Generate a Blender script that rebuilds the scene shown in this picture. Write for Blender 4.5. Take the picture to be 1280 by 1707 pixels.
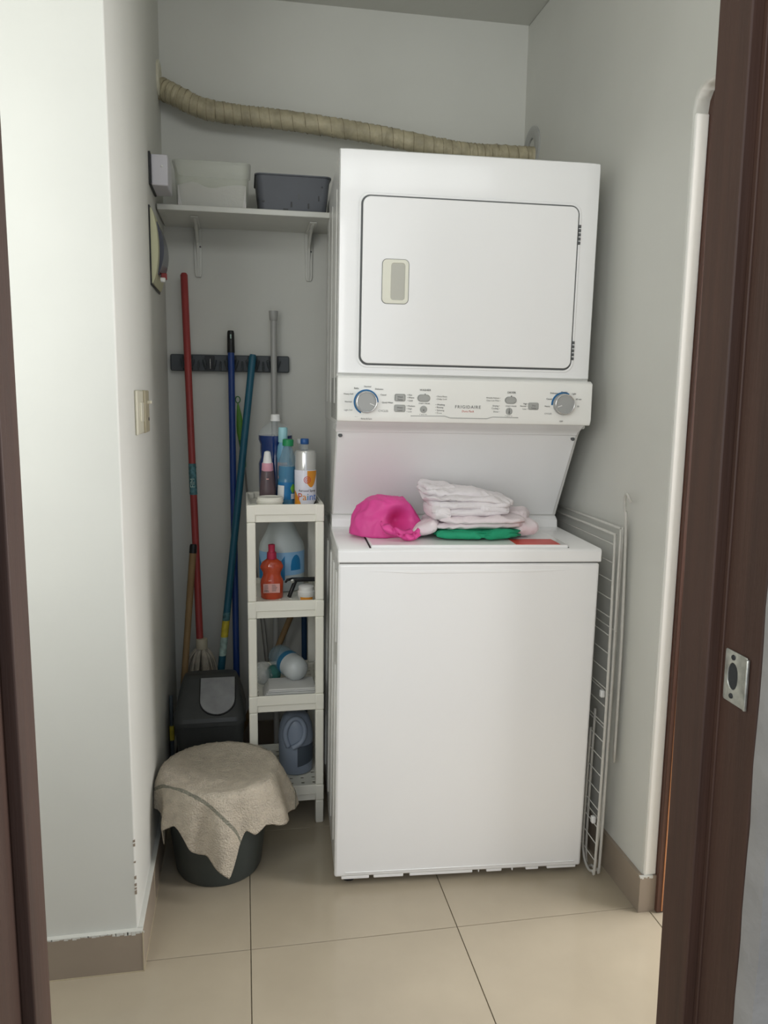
import bpy, bmesh, math, random
from mathutils import Vector, Matrix, Euler, noise
random.seed(7)
PI = math.pi
S = bpy.context.scene
for o in list(bpy.data.objects): bpy.data.objects.remove(o)
C = S.collection

# ------------------------------------------------------------------ camera
F_PX, PITCH, YAW, ROLL, CAM_H = 1303.53, 0.1505, 0.1784, -0.0133, 1.3122
cd = bpy.data.cameras.new('camera'); cam = bpy.data.objects.new('camera', cd); C.objects.link(cam)
cd.sensor_fit = 'HORIZONTAL'; cd.sensor_width = 36.0; cd.lens = F_PX / 1280 * 36; cd.clip_start = 0.02
Mc = Matrix.Rotation(-YAW, 3, 'Z') @ Matrix.Rotation(-PITCH, 3, 'X') @ Matrix.Rotation(ROLL, 3, 'Y')
rx, fw, up = Mc.col[0], Mc.col[1], Mc.col[2]
cam.matrix_world = Matrix(((rx[0], up[0], -fw[0], 0), (rx[1], up[1], -fw[1], 0), (rx[2], up[2], -fw[2], CAM_H), (0, 0, 0, 1)))
S.camera = cam

# ------------------------------------------------------------------ world, light, exposure
S.view_settings.view_transform = 'Standard'; S.view_settings.look = 'None'
S.view_settings.gamma = 1; S.view_settings.use_curve_mapping = False
S.view_settings.exposure = 0.07
w = bpy.data.worlds.new('World'); S.world = w; w.use_nodes = True
bg = w.node_tree.nodes['Background']; bg.inputs[0].default_value = (0.80, 0.88, 1.0, 1); bg.inputs[1].default_value = 0.75

def area(name, loc, rot, sx, sy, power, col):
    l = bpy.data.lights.new(name, 'AREA'); l.shape = 'RECTANGLE'; l.size = sx; l.size_y = sy
    l.energy = power; l.color = col
    o = bpy.data.objects.new(name, l); C.objects.link(o); o.location = loc; o.rotation_euler = rot
    return o
# daylight standing in the window beside the doorway (left of it) and in the side room on the right
area('window_daylight', (-0.86, 0.45, 1.62), (PI/2, 0, 0), 1.0, 1.3, 19.0, (0.97, 1.0, 0.96))
area('near_room_fill', (-0.95, -1.5, 1.95), (PI/2 - 0.05, 0, -0.35), 1.3, 1.2, 26.0, (1.0, 0.99, 0.98))  # added fill lamp behind the camera, brightens the washer front
area('transom_fill', (0.35, 0.56, 2.34), (PI/2, 0, 0), 1.25, 0.36, 5.5, (0.98, 1.0, 0.97))  # added fill lamp above the doorway, lifts the reveal and front faces
area('side_room_daylight', (2.30, 1.25, 1.40), (PI/2, 0, PI/2), 1.4, 1.7, 74.0, (1.0, 0.975, 0.965))

# ------------------------------------------------------------------ materials
def hexc(h):
    h = h.lstrip('#'); r = []
    for i in (0, 2, 4):
        c = int(h[i:i+2], 16) / 255
        r.append(c / 12.92 if c <= 0.04045 else ((c + 0.055) / 1.055) ** 2.4)
    return (*r, 1)
def mat(name, col, rough=0.5, metal=0.0, noise_amt=0.0, nscale=20, bump=0.0, bscale=60, coat=0.0, trans=0.0, ior=1.45, alpha=1.0, sss=0.0, stretch=None, spec=None):
    m = bpy.data.materials.new(name); m.use_nodes = True
    nt = m.node_tree; b = nt.nodes['Principled BSDF']
    c = hexc(col) if isinstance(col, str) else col
    b.inputs['Base Color'].default_value = c
    b.inputs['Roughness'].default_value = rough; b.inputs['Metallic'].default_value = metal
    b.inputs['Coat Weight'].default_value = coat; b.inputs['Coat Roughness'].default_value = 0.08
    b.inputs['Transmission Weight'].default_value = trans; b.inputs['IOR'].default_value = ior
    b.inputs['Alpha'].default_value = alpha
    if spec is not None: b.inputs['Specular IOR Level'].default_value = spec
    if sss: b.inputs['Subsurface Weight'].default_value = sss; b.inputs['Subsurface Scale'].default_value = 0.01
    tc = nt.nodes.new('ShaderNodeTexCoord')
    mp = nt.nodes.new('ShaderNodeMapping'); nt.links.new(tc.outputs['Object'], mp.inputs[0])
    if stretch: mp.inputs['Scale'].default_value = stretch
    if noise_amt > 0:
        n = nt.nodes.new('ShaderNodeTexNoise'); n.inputs['Scale'].default_value = nscale; n.inputs['Detail'].default_value = 6
        nt.links.new(mp.outputs[0], n.inputs[0])
        r = nt.nodes.new('ShaderNodeValToRGB')
        k0, k1 = 1 - noise_amt, 1 + noise_amt
        r.color_ramp.elements[0].position = 0.3; r.color_ramp.elements[1].position = 0.7
        r.color_ramp.elements[0].color = (c[0]*k0, c[1]*k0, c[2]*k0, 1)
        r.color_ramp.elements[1].color = (min(1, c[0]*k1), min(1, c[1]*k1), min(1, c[2]*k1), 1)
        nt.links.new(n.outputs[0], r.inputs[0]); nt.links.new(r.outputs[0], b.inputs['Base Color'])
    if bump > 0:
        n2 = nt.nodes.new('ShaderNodeTexNoise'); n2.inputs['Scale'].default_value = bscale; n2.inputs['Detail'].default_value = 4
        nt.links.new(mp.outputs[0], n2.inputs[0])
        bp = nt.nodes.new('ShaderNodeBump'); bp.inputs['Strength'].default_value = bump; bp.inputs['Distance'].default_value = 0.01
        nt.links.new(n2.outputs[0], bp.inputs['Height']); nt.links.new(bp.outputs[0], b.inputs['Normal'])
    return m
M = {}
M['paint'] = mat('white_wall_paint', '#d1d1ca', 0.6, noise_amt=0.03, nscale=3, bump=0.12, bscale=9)
M['ceil'] = mat('ceiling_paint', '#c9c9c2', 0.8, noise_amt=0.02, nscale=3, bump=0.1, bscale=30)
M['tile'] = mat('beige_polished_tile', '#ada28e', 0.13, noise_amt=0.05, nscale=5, bump=0.01, bscale=3)
M['grout'] = mat('grout', '#857b68', 0.9, noise_amt=0.2, nscale=60)
M['skirt'] = mat('baseboard_tile', '#978a7b', 0.28, noise_amt=0.05, nscale=6)
M['skirtgrout'] = mat('baseboard_edge_grout', '#b8ab90', 0.8)
M['wood'] = mat('dark_door_wood', '#3f2a20', 0.6, noise_amt=0.22, nscale=5, bump=0.08, bscale=20, stretch=(9, 9, 0.5))
M['woodl'] = mat('reddish_door_wood', '#573a2f', 0.38, noise_amt=0.2, nscale=5, bump=0.05, bscale=20, stretch=(9, 9, 0.5))
M['woodedge'] = mat('sunlit_orange_wood_edge', '#c98a5e', 0.4, noise_amt=0.15, nscale=10)
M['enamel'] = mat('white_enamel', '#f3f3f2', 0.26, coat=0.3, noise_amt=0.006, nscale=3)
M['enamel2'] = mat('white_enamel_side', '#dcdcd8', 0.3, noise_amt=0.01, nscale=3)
M['console'] = mat('console_plastic', '#f4f4ef', 0.18, coat=0.3)
M['dark'] = mat('dark_gap_rubber', '#2a2b2b', 0.7, noise_amt=0.1)
M['gasket'] = mat('grey_door_seal', '#5c5e5e', 0.6)
M['grey'] = mat('grey_button_plastic', '#a9aaa6', 0.35)
M['knob'] = mat('silver_knob_cap', '#a3a4a2', 0.4)
M['chrome'] = mat('chrome', '#dddddd', 0.08, metal=1.0)
M['blueprint'] = mat('blue_dial_print', '#2f6f9f', 0.4)
M['ink'] = mat('grey_ink', '#5a5a58', 0.6)
M['ink2'] = mat('light_grey_ink', '#8d8d88', 0.6)
M['redink'] = mat('red_ink', '#b8452f', 0.6)
M['handle'] = mat('cream_handle_plastic', '#e2e1d2', 0.35)
M['recess'] = mat('grey_handle_recess', '#b9b8ae', 0.45)
M['sticker'] = mat('red_sticker', '#d6493f', 0.35, noise_amt=0.06, nscale=30)
M['rack'] = mat('ivory_rack_plastic', '#eceade', 0.35, noise_amt=0.015, nscale=8)
M['wire'] = mat('white_coated_wire', '#c6c4bd', 0.4, noise_amt=0.06, nscale=40)
M['duct'] = mat('aged_cream_duct', '#aea58a', 0.5, noise_amt=0.25, nscale=22, bump=0.3, bscale=60)
M['white'] = mat('white_plastic', '#dfdfdb', 0.4, noise_amt=0.015)
M['shelf'] = mat('white_shelf_board', '#cfcfc8', 0.4, noise_amt=0.04, nscale=10)
M['lilac'] = mat('white_box_plastic', '#cbc9cf', 0.4, noise_amt=0.01)
M['cream'] = mat('cream_yellowed_plastic', '#cccba8', 0.4, noise_amt=0.03)
M['switch'] = mat('ivory_switch_plastic', '#d2ceba', 0.35)
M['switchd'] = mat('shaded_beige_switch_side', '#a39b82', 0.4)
M['basket'] = mat('charcoal_basket_plastic', '#55585e', 0.5, noise_amt=0.04)
M['rail'] = mat('charcoal_rail_plastic', '#43484b', 0.45, noise_amt=0.05)
M['bin'] = mat('dark_grey_bin_plastic', '#474948', 0.4, noise_amt=0.06)
M['binflap'] = mat('grey_bin_flap', '#9b9c9d', 0.3, noise_amt=0.18, nscale=18)
M['bucket'] = mat('dark_bucket_plastic', '#3f4543', 0.42, noise_amt=0.05)
M['redpole'] = mat('red_coated_pole', '#993b39', 0.4, noise_amt=0.06, nscale=10)
M['bluepole'] = mat('blue_coated_pole', '#23407f', 0.3, noise_amt=0.05)
M['tealpole'] = mat('teal_coated_pole', '#235d72', 0.4, noise_amt=0.1, nscale=12)
M['greypole'] = mat('grey_pole', '#a7a7a3', 0.35)
M['green'] = mat('green_swatter_plastic', '#5f9a3c', 0.4, noise_amt=0.06)
M['dgreen'] = mat('dark_green_swatter_plastic', '#2f7a38', 0.4)
M['black'] = mat('black_plastic', '#1c1d1e', 0.4, noise_amt=0.05)
M['tan'] = mat('bare_wood_handle', '#8f7450', 0.6, noise_amt=0.15, nscale=10, stretch=(8, 8, 0.6))
M['mopcollar'] = mat('cream_mop_collar', '#b5ad96', 0.5)
M['string'] = mat('grey_mop_string', '#b3aa9a', 0.9, noise_amt=0.2, nscale=50)
M['yellow'] = mat('yellow_tape', '#c9b83a', 0.5, noise_amt=0.2, nscale=60)
M['foil'] = mat('teal_peeling_label', '#4f7a80', 0.5, noise_amt=0.5, nscale=90)
M['palefoil'] = mat('pale_peeling_label', '#a7c0b8', 0.5, noise_amt=0.3, nscale=60)
M['steel'] = mat('scratched_steel', '#b9b9b0', 0.35, metal=0.8, noise_amt=0.3, nscale=60, bump=0.1)
M['plaster'] = mat('rough_grey_plaster', '#86837e', 0.8, noise_amt=0.12, nscale=12, bump=0.5, bscale=25)
M['liquid'] = mat('blue_cleaning_liquid', '#14336c', 0.12, noise_amt=0.05, nscale=5, coat=0.4)
M['clear'] = mat('clear_bottle_plastic', '#dfe8ea', 0.06, alpha=0.20, noise_amt=0.02)
M['frost'] = mat('frosted_bin_plastic', '#d3d6c8', 0.25, alpha=0.30, noise_amt=0.03)
M['bluebot'] = mat('pale_blue_bottle', '#8fb0c0', 0.12, alpha=0.40, noise_amt=0.05)
M['midblue'] = mat('blue_shampoo_liquid', '#4a7f9f', 0.15, noise_amt=0.06)
M['aqua'] = mat('pale_aqua_cap', '#9fd0d8', 0.35)
M['paleblue'] = mat('pale_blue_bottle_body', '#6fa3c0', 0.3, noise_amt=0.03)
M['capgreen'] = mat('green_cap', '#1f8a55', 0.4)
M['capblue'] = mat('blue_cap', '#2f5f9f', 0.35)
M['whitecap'] = mat('white_cap', '#e8e8e6', 0.4)
M['pinkcap'] = mat('pink_collar', '#dba0b0', 0.4)
M['brownliq'] = mat('grey_brown_bottle', '#5b4c50', 0.3, noise_amt=0.06)
M['labelblue'] = mat('blue_label', '#1c6fa5', 0.4, noise_amt=0.1, nscale=50)
M['labelwhite'] = mat('white_label', '#dfe0df', 0.45)
M['labelgreen'] = mat('green_label_leaf', '#6fae3c', 0.45)
M['orange'] = mat('orange_print', '#d98f2b', 0.4)
M['canbody'] = mat('lilac_white_can_print', '#e2e2ec', 0.3)
M['inkred'] = mat('red_letter', '#c8483f', 0.5)
M['inkor'] = mat('orange_letter', '#d98048', 0.5)
M['inkteal'] = mat('teal_letter', '#2a8c88', 0.5)
M['inkblue'] = mat('blue_letter', '#4a7fd0', 0.5)
M['inkdark'] = mat('dark_letter', '#33302f', 0.5)
M['orangebot'] = mat('orange_soap_bottle', '#c04a2a', 0.15, noise_amt=0.15, nscale=12, coat=0.4)
M['redcap'] = mat('crimson_cap', '#b02a48', 0.35)
M['pinklabel'] = mat('pale_pink_label', '#dca8a0', 0.5)
M['jug'] = mat('translucent_white_jug', '#c3cccc', 0.35, noise_amt=0.02)
M['bluelabel'] = mat('sky_blue_jug_label', '#8fbce0', 0.4)
M['deepblue'] = mat('deep_blue_jug_label', '#1f7ab0', 0.4)
M['greyjug'] = mat('blue_grey_detergent_jug', '#8d98a8', 0.35, noise_amt=0.02)
M['slate'] = mat('slate_label', '#4b545e', 0.5)
M['towel'] = mat('beige_terry_cloth', '#cdc2b0', 0.95, noise_amt=0.1, nscale=40, bump=0.9, bscale=220)
M['whitecloth'] = mat('white_cotton', '#e9e4e6', 0.85, noise_amt=0.02, nscale=30, bump=0.25, bscale=90)
M['rosecloth'] = mat('white_cotton_pinkish', '#eadfe2', 0.85, noise_amt=0.02, nscale=30, bump=0.25, bscale=90)
M['greencloth'] = mat('green_cotton', '#1f9a70', 0.75, noise_amt=0.06, nscale=30, bump=0.2, bscale=80)
M['pinkcloth'] = mat('pink_satin', '#df4a98', 0.5, noise_amt=0.05, nscale=10, bump=0.1, bscale=60)
M['paper'] = mat('white_folded_paper', '#c9c9c6', 0.7, noise_amt=0.03)
M['film'] = mat('clear_plastic_film', '#d5dada', 0.12, alpha=0.35, bump=0.6, bscale=30)
M['dome'] = mat('milky_bottle_base', '#b9bebe', 0.2, noise_amt=0.05, nscale=8)
M['bluering'] = mat('blue_bottle_band', '#2a6a8e', 0.3)
M['outwall'] = mat('side_room_wall', '#d8d4c8', 0.8)
# diagonal woven stripe printed in the terry cloth (cloth coordinates in UV)
def towel_stripe(m):
    nt = m.node_tree; b = nt.nodes['Principled BSDF']
    src = b.inputs['Base Color'].links[0].from_socket
    uv = nt.nodes.new('ShaderNodeUVMap'); sp = nt.nodes.new('ShaderNodeSeparateXYZ'); nt.links.new(uv.outputs[0], sp.inputs[0])
    def mth(op, a, b_, c_=None):
        n = nt.nodes.new('ShaderNodeMath'); n.operation = op
        for i, v in enumerate((a, b_, c_)):
            if v is None: continue
            if isinstance(v, (int, float)): n.inputs[i].default_value = v
            else: nt.links.new(v, n.inputs[i])
        return n.outputs[0]
    t = mth('MULTIPLY', sp.outputs[0], 0.64); t = mth('MULTIPLY_ADD', sp.outputs[1], 0.77, t)   # distance across the stripe
    def band(off, wd):
        d = mth('ABSOLUTE', mth('SUBTRACT', t, off), 0)
        return mth('LESS_THAN', d, wd)
    k = mth('MAXIMUM', band(-0.152, 0.0045), band(0.15, 0.003))
    n = nt.nodes.new('ShaderNodeTexNoise'); n.inputs['Scale'].default_value = 260; nt.links.new(uv.outputs[0], n.inputs[0])
    k = mth('MULTIPLY', k, mth('MULTIPLY_ADD', n.outputs[0], 0.9, 0.25))
    mx = nt.nodes.new('ShaderNodeMix'); mx.data_type = 'RGBA'
    nt.links.new(k, mx.inputs[0]); nt.links.new(src, mx.inputs[6]); mx.inputs[7].default_value = hexc('#6f7466')
    nt.links.new(mx.outputs[2], b.inputs['Base Color'])
towel_stripe(M['towel'])

# ------------------------------------------------------------------ helpers
def link(o, parent=None):
    C.objects.link(o)
    if parent: o.parent = parent
    return o
def obj(name, bm, m, parent=None, smooth=False, bevel=0, bseg=2, auto=None):
    if isinstance(bm, bmesh.types.BMesh):
        bmesh.ops.recalc_face_normals(bm, faces=bm.faces[:])
        me = bpy.data.meshes.new(name); bm.to_mesh(me); bm.free()
    else: me = bm
    ms = m if isinstance(m, (list, tuple)) else [m]
    for x in ms: me.materials.append(x)
    o = bpy.data.objects.new(name, me); link(o, parent)
    if smooth:
        for p in me.polygons: p.use_smooth = True
        if auto is not None: me.set_sharp_from_angle(angle=math.radians(auto))
    if bevel:
        md = o.modifiers.new('Bevel', 'BEVEL'); md.width = bevel; md.segments = bseg; md.limit_method = 'ANGLE'; md.angle_limit = math.radians(40)
        md.harden_normals = False
        for p in me.polygons: p.use_smooth = True
        me.set_sharp_from_angle(angle=math.radians(50))
    return o
def tag(o, label=None, cat=None, group=None, kind=None):
    if label: o['label'] = label
    if cat: o['category'] = cat
    if group: o['group'] = group
    if kind: o['kind'] = kind
    return o
def thing(name, label, cat, loc=(0, 0, 0), rot=(0, 0, 0), group=None):
    o = bpy.data.objects.new(name, None); o.empty_display_size = 0.05; link(o)
    o.location = loc; o.rotation_euler = rot
    return tag(o, label, cat, group)
def box(bm, x0, x1, y0, y1, z0, z1, mi=0, mtx=None):
    vs = [bm.verts.new((x, y, z)) for x in (x0, x1) for y in (y0, y1) for z in (z0, z1)]
    fs = [(0, 1, 3, 2), (4, 6, 7, 5), (0, 4, 5, 1), (2, 3, 7, 6), (0, 2, 6, 4), (1, 5, 7, 3)]
    for f in fs:
        ff = bm.faces.new([vs[i] for i in f]); ff.material_index = mi
    if mtx is not None:
        for v in vs: v.co = mtx @ v.co
    return vs
def bx(*a, **k):
    bm = bmesh.new(); box(bm, *a, **k); return bm
def prism(bm, pts, h0, h1, axis='y', mi=0):
    """extrude a 2-D outline (convex or not) along an axis"""
    def P(p, h):
        return {'y': (p[0], h, p[1]), 'z': (p[0], p[1], h), 'x': (h, p[0], p[1])}[axis]
    a = [bm.verts.new(P(p, h0)) for p in pts]; b = [bm.verts.new(P(p, h1)) for p in pts]
    n = len(pts)
    for i in range(n):
        f = bm.faces.new((a[i], a[(i+1) % n], b[(i+1) % n], b[i])); f.material_index = mi
    f = bm.faces.new(a[::-1]); f.material_index = mi
    f = bm.faces.new(b); f.material_index = mi
    return a + b
def rrect(cx, cy, w, h, r, seg=6):
    pts = []
    for (sx, sy, a0) in ((1, 1, 0), (-1, 1, 90), (-1, -1, 180), (1, -1, 270)):
        for i in range(seg + 1):
            a = math.radians(a0 + 90 * i / seg)
            pts.append((cx + sx * (w/2 - r) + r * math.cos(a), cy + sy * (h/2 - r) + r * math.sin(a)))
    return pts
def ring_prism(bm, outer, inner, h0, h1, axis='y', mi=0):
    def P(p, h):
        return {'y': (p[0], h, p[1]), 'z': (p[0], p[1], h), 'x': (h, p[0], p[1])}[axis]
    n = len(outer)
    L = [[bm.verts.new(P(p, h)) for p in loop] for loop, h in ((outer, h0), (inner, h0), (outer, h1), (inner, h1))]
    for i in range(n):
        j = (i + 1) % n
        for q in ((L[0][i], L[0][j], L[1][j], L[1][i]), (L[2][i], L[3][i], L[3][j], L[2][j]), (L[0][i], L[2][i], L[2][j], L[0][j]), (L[1][i], L[1][j], L[3][j], L[3][i])):
            f = bm.faces.new(q); f.material_index = mi
def lathe(bm, prof, seg=24, center=(0, 0), mi=0, sx=1, sy=1, cap=True, mtx=None):
    """prof: list of (radius, z)"""
    rings = []
    allv = []
    for r, z in prof:
        ring = [bm.verts.new((center[0] + sx * r * math.cos(2*PI*i/seg), center[1] + sy * r * math.sin(2*PI*i/seg), z)) for i in range(seg)]
        rings.append(ring); allv += ring
    for a, b in zip(rings, rings[1:]):
        for i in range(seg):
            f = bm.faces.new((a[i], a[(i+1) % seg], b[(i+1) % seg], b[i])); f.material_index = mi
    if cap:
        f = bm.faces.new(rings[0][::-1]); f.material_index = mi
        f = bm.faces.new(rings[-1]); f.material_index = mi
    if mtx is not None:
        for v in allv: v.co = mtx @ v.co
    return allv
def tube(bm, pts, r, seg=10, mi=0, closed=False):
    pts = [Vector(p) for p in pts]; n = len(pts)
    rr = r if isinstance(r, (list, tuple)) else [r] * n
    rings = []; prev = None
    for i, p in enumerate(pts):
        if closed: t = pts[(i+1) % n] - pts[i-1]
        else: t = pts[min(i+1, n-1)] - pts[max(i-1, 0)]
        t.normalize()
        if prev is None:
            u = Vector((1, 0, 0)) if abs(t.x) < 0.8 else Vector((0, 1, 0))
            u = (u - t * u.dot(t)).normalized()
        else:
            u = (prev - t * prev.dot(t)).normalized()
        prev = u; v = t.cross(u)
        rings.append([bm.verts.new(p + (u * math.cos(2*PI*k/seg) + v * math.sin(2*PI*k/seg)) * rr[i]) for k in range(seg)])
    m_ = n if closed else n - 1
    for i in range(m_):
        a, b = rings[i], rings[(i+1) % n]
        for k in range(seg):
            f = bm.faces.new((a[k], a[(k+1) % seg], b[(k+1) % seg], b[k])); f.material_index = mi
    if not closed:
        bm.faces.new(rings[0][::-1]).material_index = mi; bm.faces.new(rings[-1]).material_index = mi
def tb(pts, r, seg=10, closed=False):
    bm = bmesh.new(); tube(bm, pts, r, seg, closed=closed); return bm
def lt(prof, **k):
    bm = bmesh.new(); lathe(bm, prof, **k); return bm
def spline(pts, n=8):
    pts = [Vector(p) for p in pts]; out = []
    for i in range(len(pts) - 1):
        p0 = pts[max(i-1, 0)]; p1 = pts[i]; p2 = pts[i+1]; p3 = pts[min(i+2, len(pts)-1)]
        for k in range(n):
            t = k / n
            out.append(0.5 * ((2*p1) + (p2-p0)*t + (2*p0-5*p1+4*p2-p3)*t*t + (3*p1-p0-3*p2+p3)*t**3))
    out.append(pts[-1]); return out
def text_mesh(bm, s, x, z, size, y, mi=0, align='LEFT', mtx=None, shear=0.0, thick=0.0002, spacing=1.0):
    """flat lettering facing -y, lower left at (x, z)"""
    cu = bpy.data.curves.new('t', 'FONT'); cu.body = s; cu.size = size; cu.align_x = align; cu.extrude = thick; cu.shear = shear
    cu.space_character = spacing; cu.resolution_u = 2
    o = bpy.data.objects.new('t', cu)
    me = bpy.data.meshes.new_from_object(o)
    base = len(bm.verts)
    T = Matrix.Translation((x, y, z)) @ Matrix.Rotation(PI/2, 4, 'X')
    if mtx is not None: T = mtx @ T
    me.transform(T)
    nf = len(bm.faces)
    bm.from_mesh(me); bm.faces.ensure_lookup_table()
    for f in bm.faces[nf:]: f.material_index = mi
    bpy.data.objects.remove(o); bpy.data.curves.remove(cu); bpy.data.meshes.remove(me)
def nz(x, y, z, s=1.0): return noise.noise(Vector((x*s, y*s, z*s)))

# ------------------------------------------------------------------ room shell
XL, XR, YF, YB, ZC = -0.252, 0.992, 1.69, 2.802, 2.579
XBL, XBR, HB = -0.240, 0.982, 0.100
def struct(name, bm, m, **k):
    o = obj(name, bm, m, **k); o['kind'] = 'structure'; return o
# floor: grout bed with polished tiles as pieces
fl = struct('floor', bx(-1.32, 2.4, -0.6, 2.90, -0.06, -0.0045), M['grout'])
TP = 0.507; JX, JY = 0.0005, 1.710; g = 0.0011
tile_me = None
bm = bmesh.new(); box(bm, g, TP - g, g, TP - g, -0.0045, 0.0)
bmesh.ops.bevel(bm, geom=[e for e in bm.edges if all(v.co.z > -0.001 for v in e.verts)], offset=0.0006, segments=1, affect='EDGES')
bmesh.ops.recalc_face_normals(bm, faces=bm.faces[:])
tile_me = bpy.data.meshes.new('tile'); bm.to_mesh(tile_me); bm.free(); tile_me.materials.append(M['tile'])
for i in range(-3, 4):
    for j in range(-5, 3):
        x0 = JX + i * TP; y0 = JY + j * TP
        if x0 < -1.32 - .4 or x0 > 2.2 or y0 > 2.8 or y0 < -0.7: continue
        t = bpy.data.objects.new('tile', tile_me); link(t, fl); t.location = (x0, y0, 0)
# ceiling
struct('ceiling', bx(-1.42, 2.5, 0.55, 2.92, ZC, ZC + 0.08), M['ceil'])
# back wall, left block (with its bright end face), right wall with a door opening
struct('wall_back', bx(-0.35, 1.10, YB, YB + 0.1, 0, ZC), M['paint'])
bm = bmesh.new(); box(bm, -1.32, XL, YF, YB + 0.1, 0, ZC)
struct('wall_left', bm, M['paint'], bevel=0.004, bseg=3)
bm = bmesh.new()
prism(bm, [(YF + 0.008, 0), (YB + 0.1, 0), (YB + 0.1, ZC), (0.67, ZC), (0.67, 1.985), (YF - 0.03, 1.985), (YF - 0.008, 1.978), (YF + 0.004, 1.962), (YF + 0.008, 1.94)], XR, XR + 0.14, 'x')
struct('wall_right', bm, M['paint'], bevel=0.005, bseg=3)
# baseboards of the alcove
bm = bmesh.new()
prism(bm, [(-1.32, YF - 0.012), (XBL, YF - 0.012), (XBL, YB), (XL - 0.001, YB), (XL - 0.001, YF + 0.002), (-1.32, YF + 0.002)], 0, HB, 'z')
bl = struct('baseboard_left', bm, M['skirt'])
bm = bmesh.new()
box(bm, XBL - 0.0012, XBL + 0.0009, YF - 0.0129, YF - 0.0105, 0.0, HB)
box(bm, XBL - 0.001, XBL + 0.0012, YF - 0.012, YB, 0.0, 0.0022); box(bm, -1.30, XBL, YF - 0.0134, YF - 0.011, 0.0, 0.0018)
box(bm, XBL - 0.001, XBL + 0.0006, YF + 0.22, YF + 0.2215, 0.0, HB)
obj('grout_line', bm, M['skirtgrout'], bl)
# smeared white paint along the upper edge of the baseboard
bm = bmesh.new()
for k in range(26):
    x = -0.46 + k * 0.0085 + random.uniform(-.002, .002); h = random.uniform(0.001, 0.005) if k < 18 else random.uniform(0.003, 0.009)
    box(bm, x, x + 0.0088, YF - 0.0124, YF - 0.0115, HB - h, HB + 0.0006)
box(bm, -1.31, XBL - 0.0003, YF - 0.0118, YF + 0.001, HB, HB + 0.0012); box(bm, XL, XBL - 0.0006, YF, YB, HB, HB + 0.0012)
obj('paint_smear', bm, M['paint'], bl)
bm = bmesh.new(); prism(bm, [(XBR, YF - 0.002), (XR + 0.040, YF - 0.002), (XR + 0.040, YF + 0.009), (XR + 0.001, YF + 0.009), (XR + 0.001, YB), (XBR, YB)], 0, HB, 'z')
br = struct('baseboard_right', bm, M['skirt'])
bm = bmesh.new()
for k in range(7):
    x = XBR - 0.0006 + k * 0.005; box(bm, x, x + 0.0052, YF - 0.003, YF + 0.004, HB - random.uniform(0.001, 0.008), HB + 0.001)
obj('paint_smear', bm, M['paint'], br)
struct('baseboard_back', bx(XBL, XBR, YB - 0.010, YB, 0, HB), M['skirt'])
bm = bmesh.new()
for z, h in ((0.205, 0.006), (0.197, 0.004), (0.222, 0.007), (0.262, 0.003), (0.302, 0.006), (0.312, 0.005), (0.185, 0.009)):
    box(bm, XL - 0.004, XL + 0.0006, YF - 0.0006, YF + 0.003, z, z + h)
obj('paint_chips', bm, M['skirt'], bl)
# passage: left end wall, wall with the doorway and the window beside it
struct('wall_passage', bx(-1.42, -1.32, 0.55, 2.90, 0, ZC), M['paint'])
bm = bmesh.new()
JL, JR, Y0, Y1 = -0.285, 0.545, 0.672, 0.790       # rough opening and the thickness of the wall
box(bm, -1.32, -1.20, Y0, Y1, 0, ZC); box(bm, -1.20, -0.40, Y0, Y1, 0, 1.02); box(bm, -1.20, -0.40, Y0, Y1, 2.18, ZC); box(bm, -0.40, JL, Y0, Y1, 0, ZC)
box(bm, JL, JR + 0.012, Y0, Y1, 2.10, 2.14); box(bm, JL, -0.30, Y0, Y1, 2.14, ZC); box(bm, -0.30, 1.00, Y0, Y1, 2.54, ZC); box(bm, JR + 0.012, 1.00, Y0, Y1, 0, 2.14); box(bm, 1.00, 2.4, Y0, Y1, 0, ZC)
struct('wall_front', bm, M['plaster'])
bm = bmesh.new()
for a in ((-1.20, -1.16, 1.02, 2.18), (-0.44, -0.40, 1.02, 2.18), (-0.82, -0.78, 1.06, 2.14), (-1.20, -0.40, 1.02, 1.06), (-1.20, -0.40, 2.14, 2.18)):
    box(bm, a[0], a[1], 0.71, 0.75, a[2], a[3])
wn = struct('window_1', bm, M['white'])
for xa, xb in ((-1.16, -0.82), (-0.78, -0.44)):
    obj('pane', bx(xa, xb, 0.728, 0.732, 1.06, 2.14), mat('window_glass', '#ffffff', 0.0, alpha=0.08), wn)
bm = bmesh.new()
for a in ((-0.30, -0.27, 2.14, 2.54), (0.97, 1.00, 2.14, 2.54), (0.335, 0.365, 2.17, 2.51), (-0.30, 1.00, 2.14, 2.17), (-0.30, 1.00, 2.51, 2.54)):
    box(bm, a[0], a[1], 0.71, 0.75, a[2], a[3])
w2 = struct('added_transom', bm, M['white'])  # invented transom, out of view, made for the fill lamp above the door
for xa, xb in ((-0.27, 0.335), (0.365, 0.97)):
    obj('pane', bx(xa, xb, 0.728, 0.732, 2.17, 2.51), bpy.data.materials['window_glass'], w2)
# side room behind the right-hand opening
bm = bmesh.new(); box(bm, XR + 0.14, 2.4, 2.02, 2.12, 0, ZC)
struct('wall_side_room', bm, M['outwall'])
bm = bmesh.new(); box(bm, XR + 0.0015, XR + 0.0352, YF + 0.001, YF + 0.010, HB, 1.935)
struct('lit_reveal_strip', bm, mat('lit_reveal_paint', '#efeee8', 0.35), bevel=0.004, bseg=4)  # added strip over the reveal; its strong light is put into a whiter colour
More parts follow.
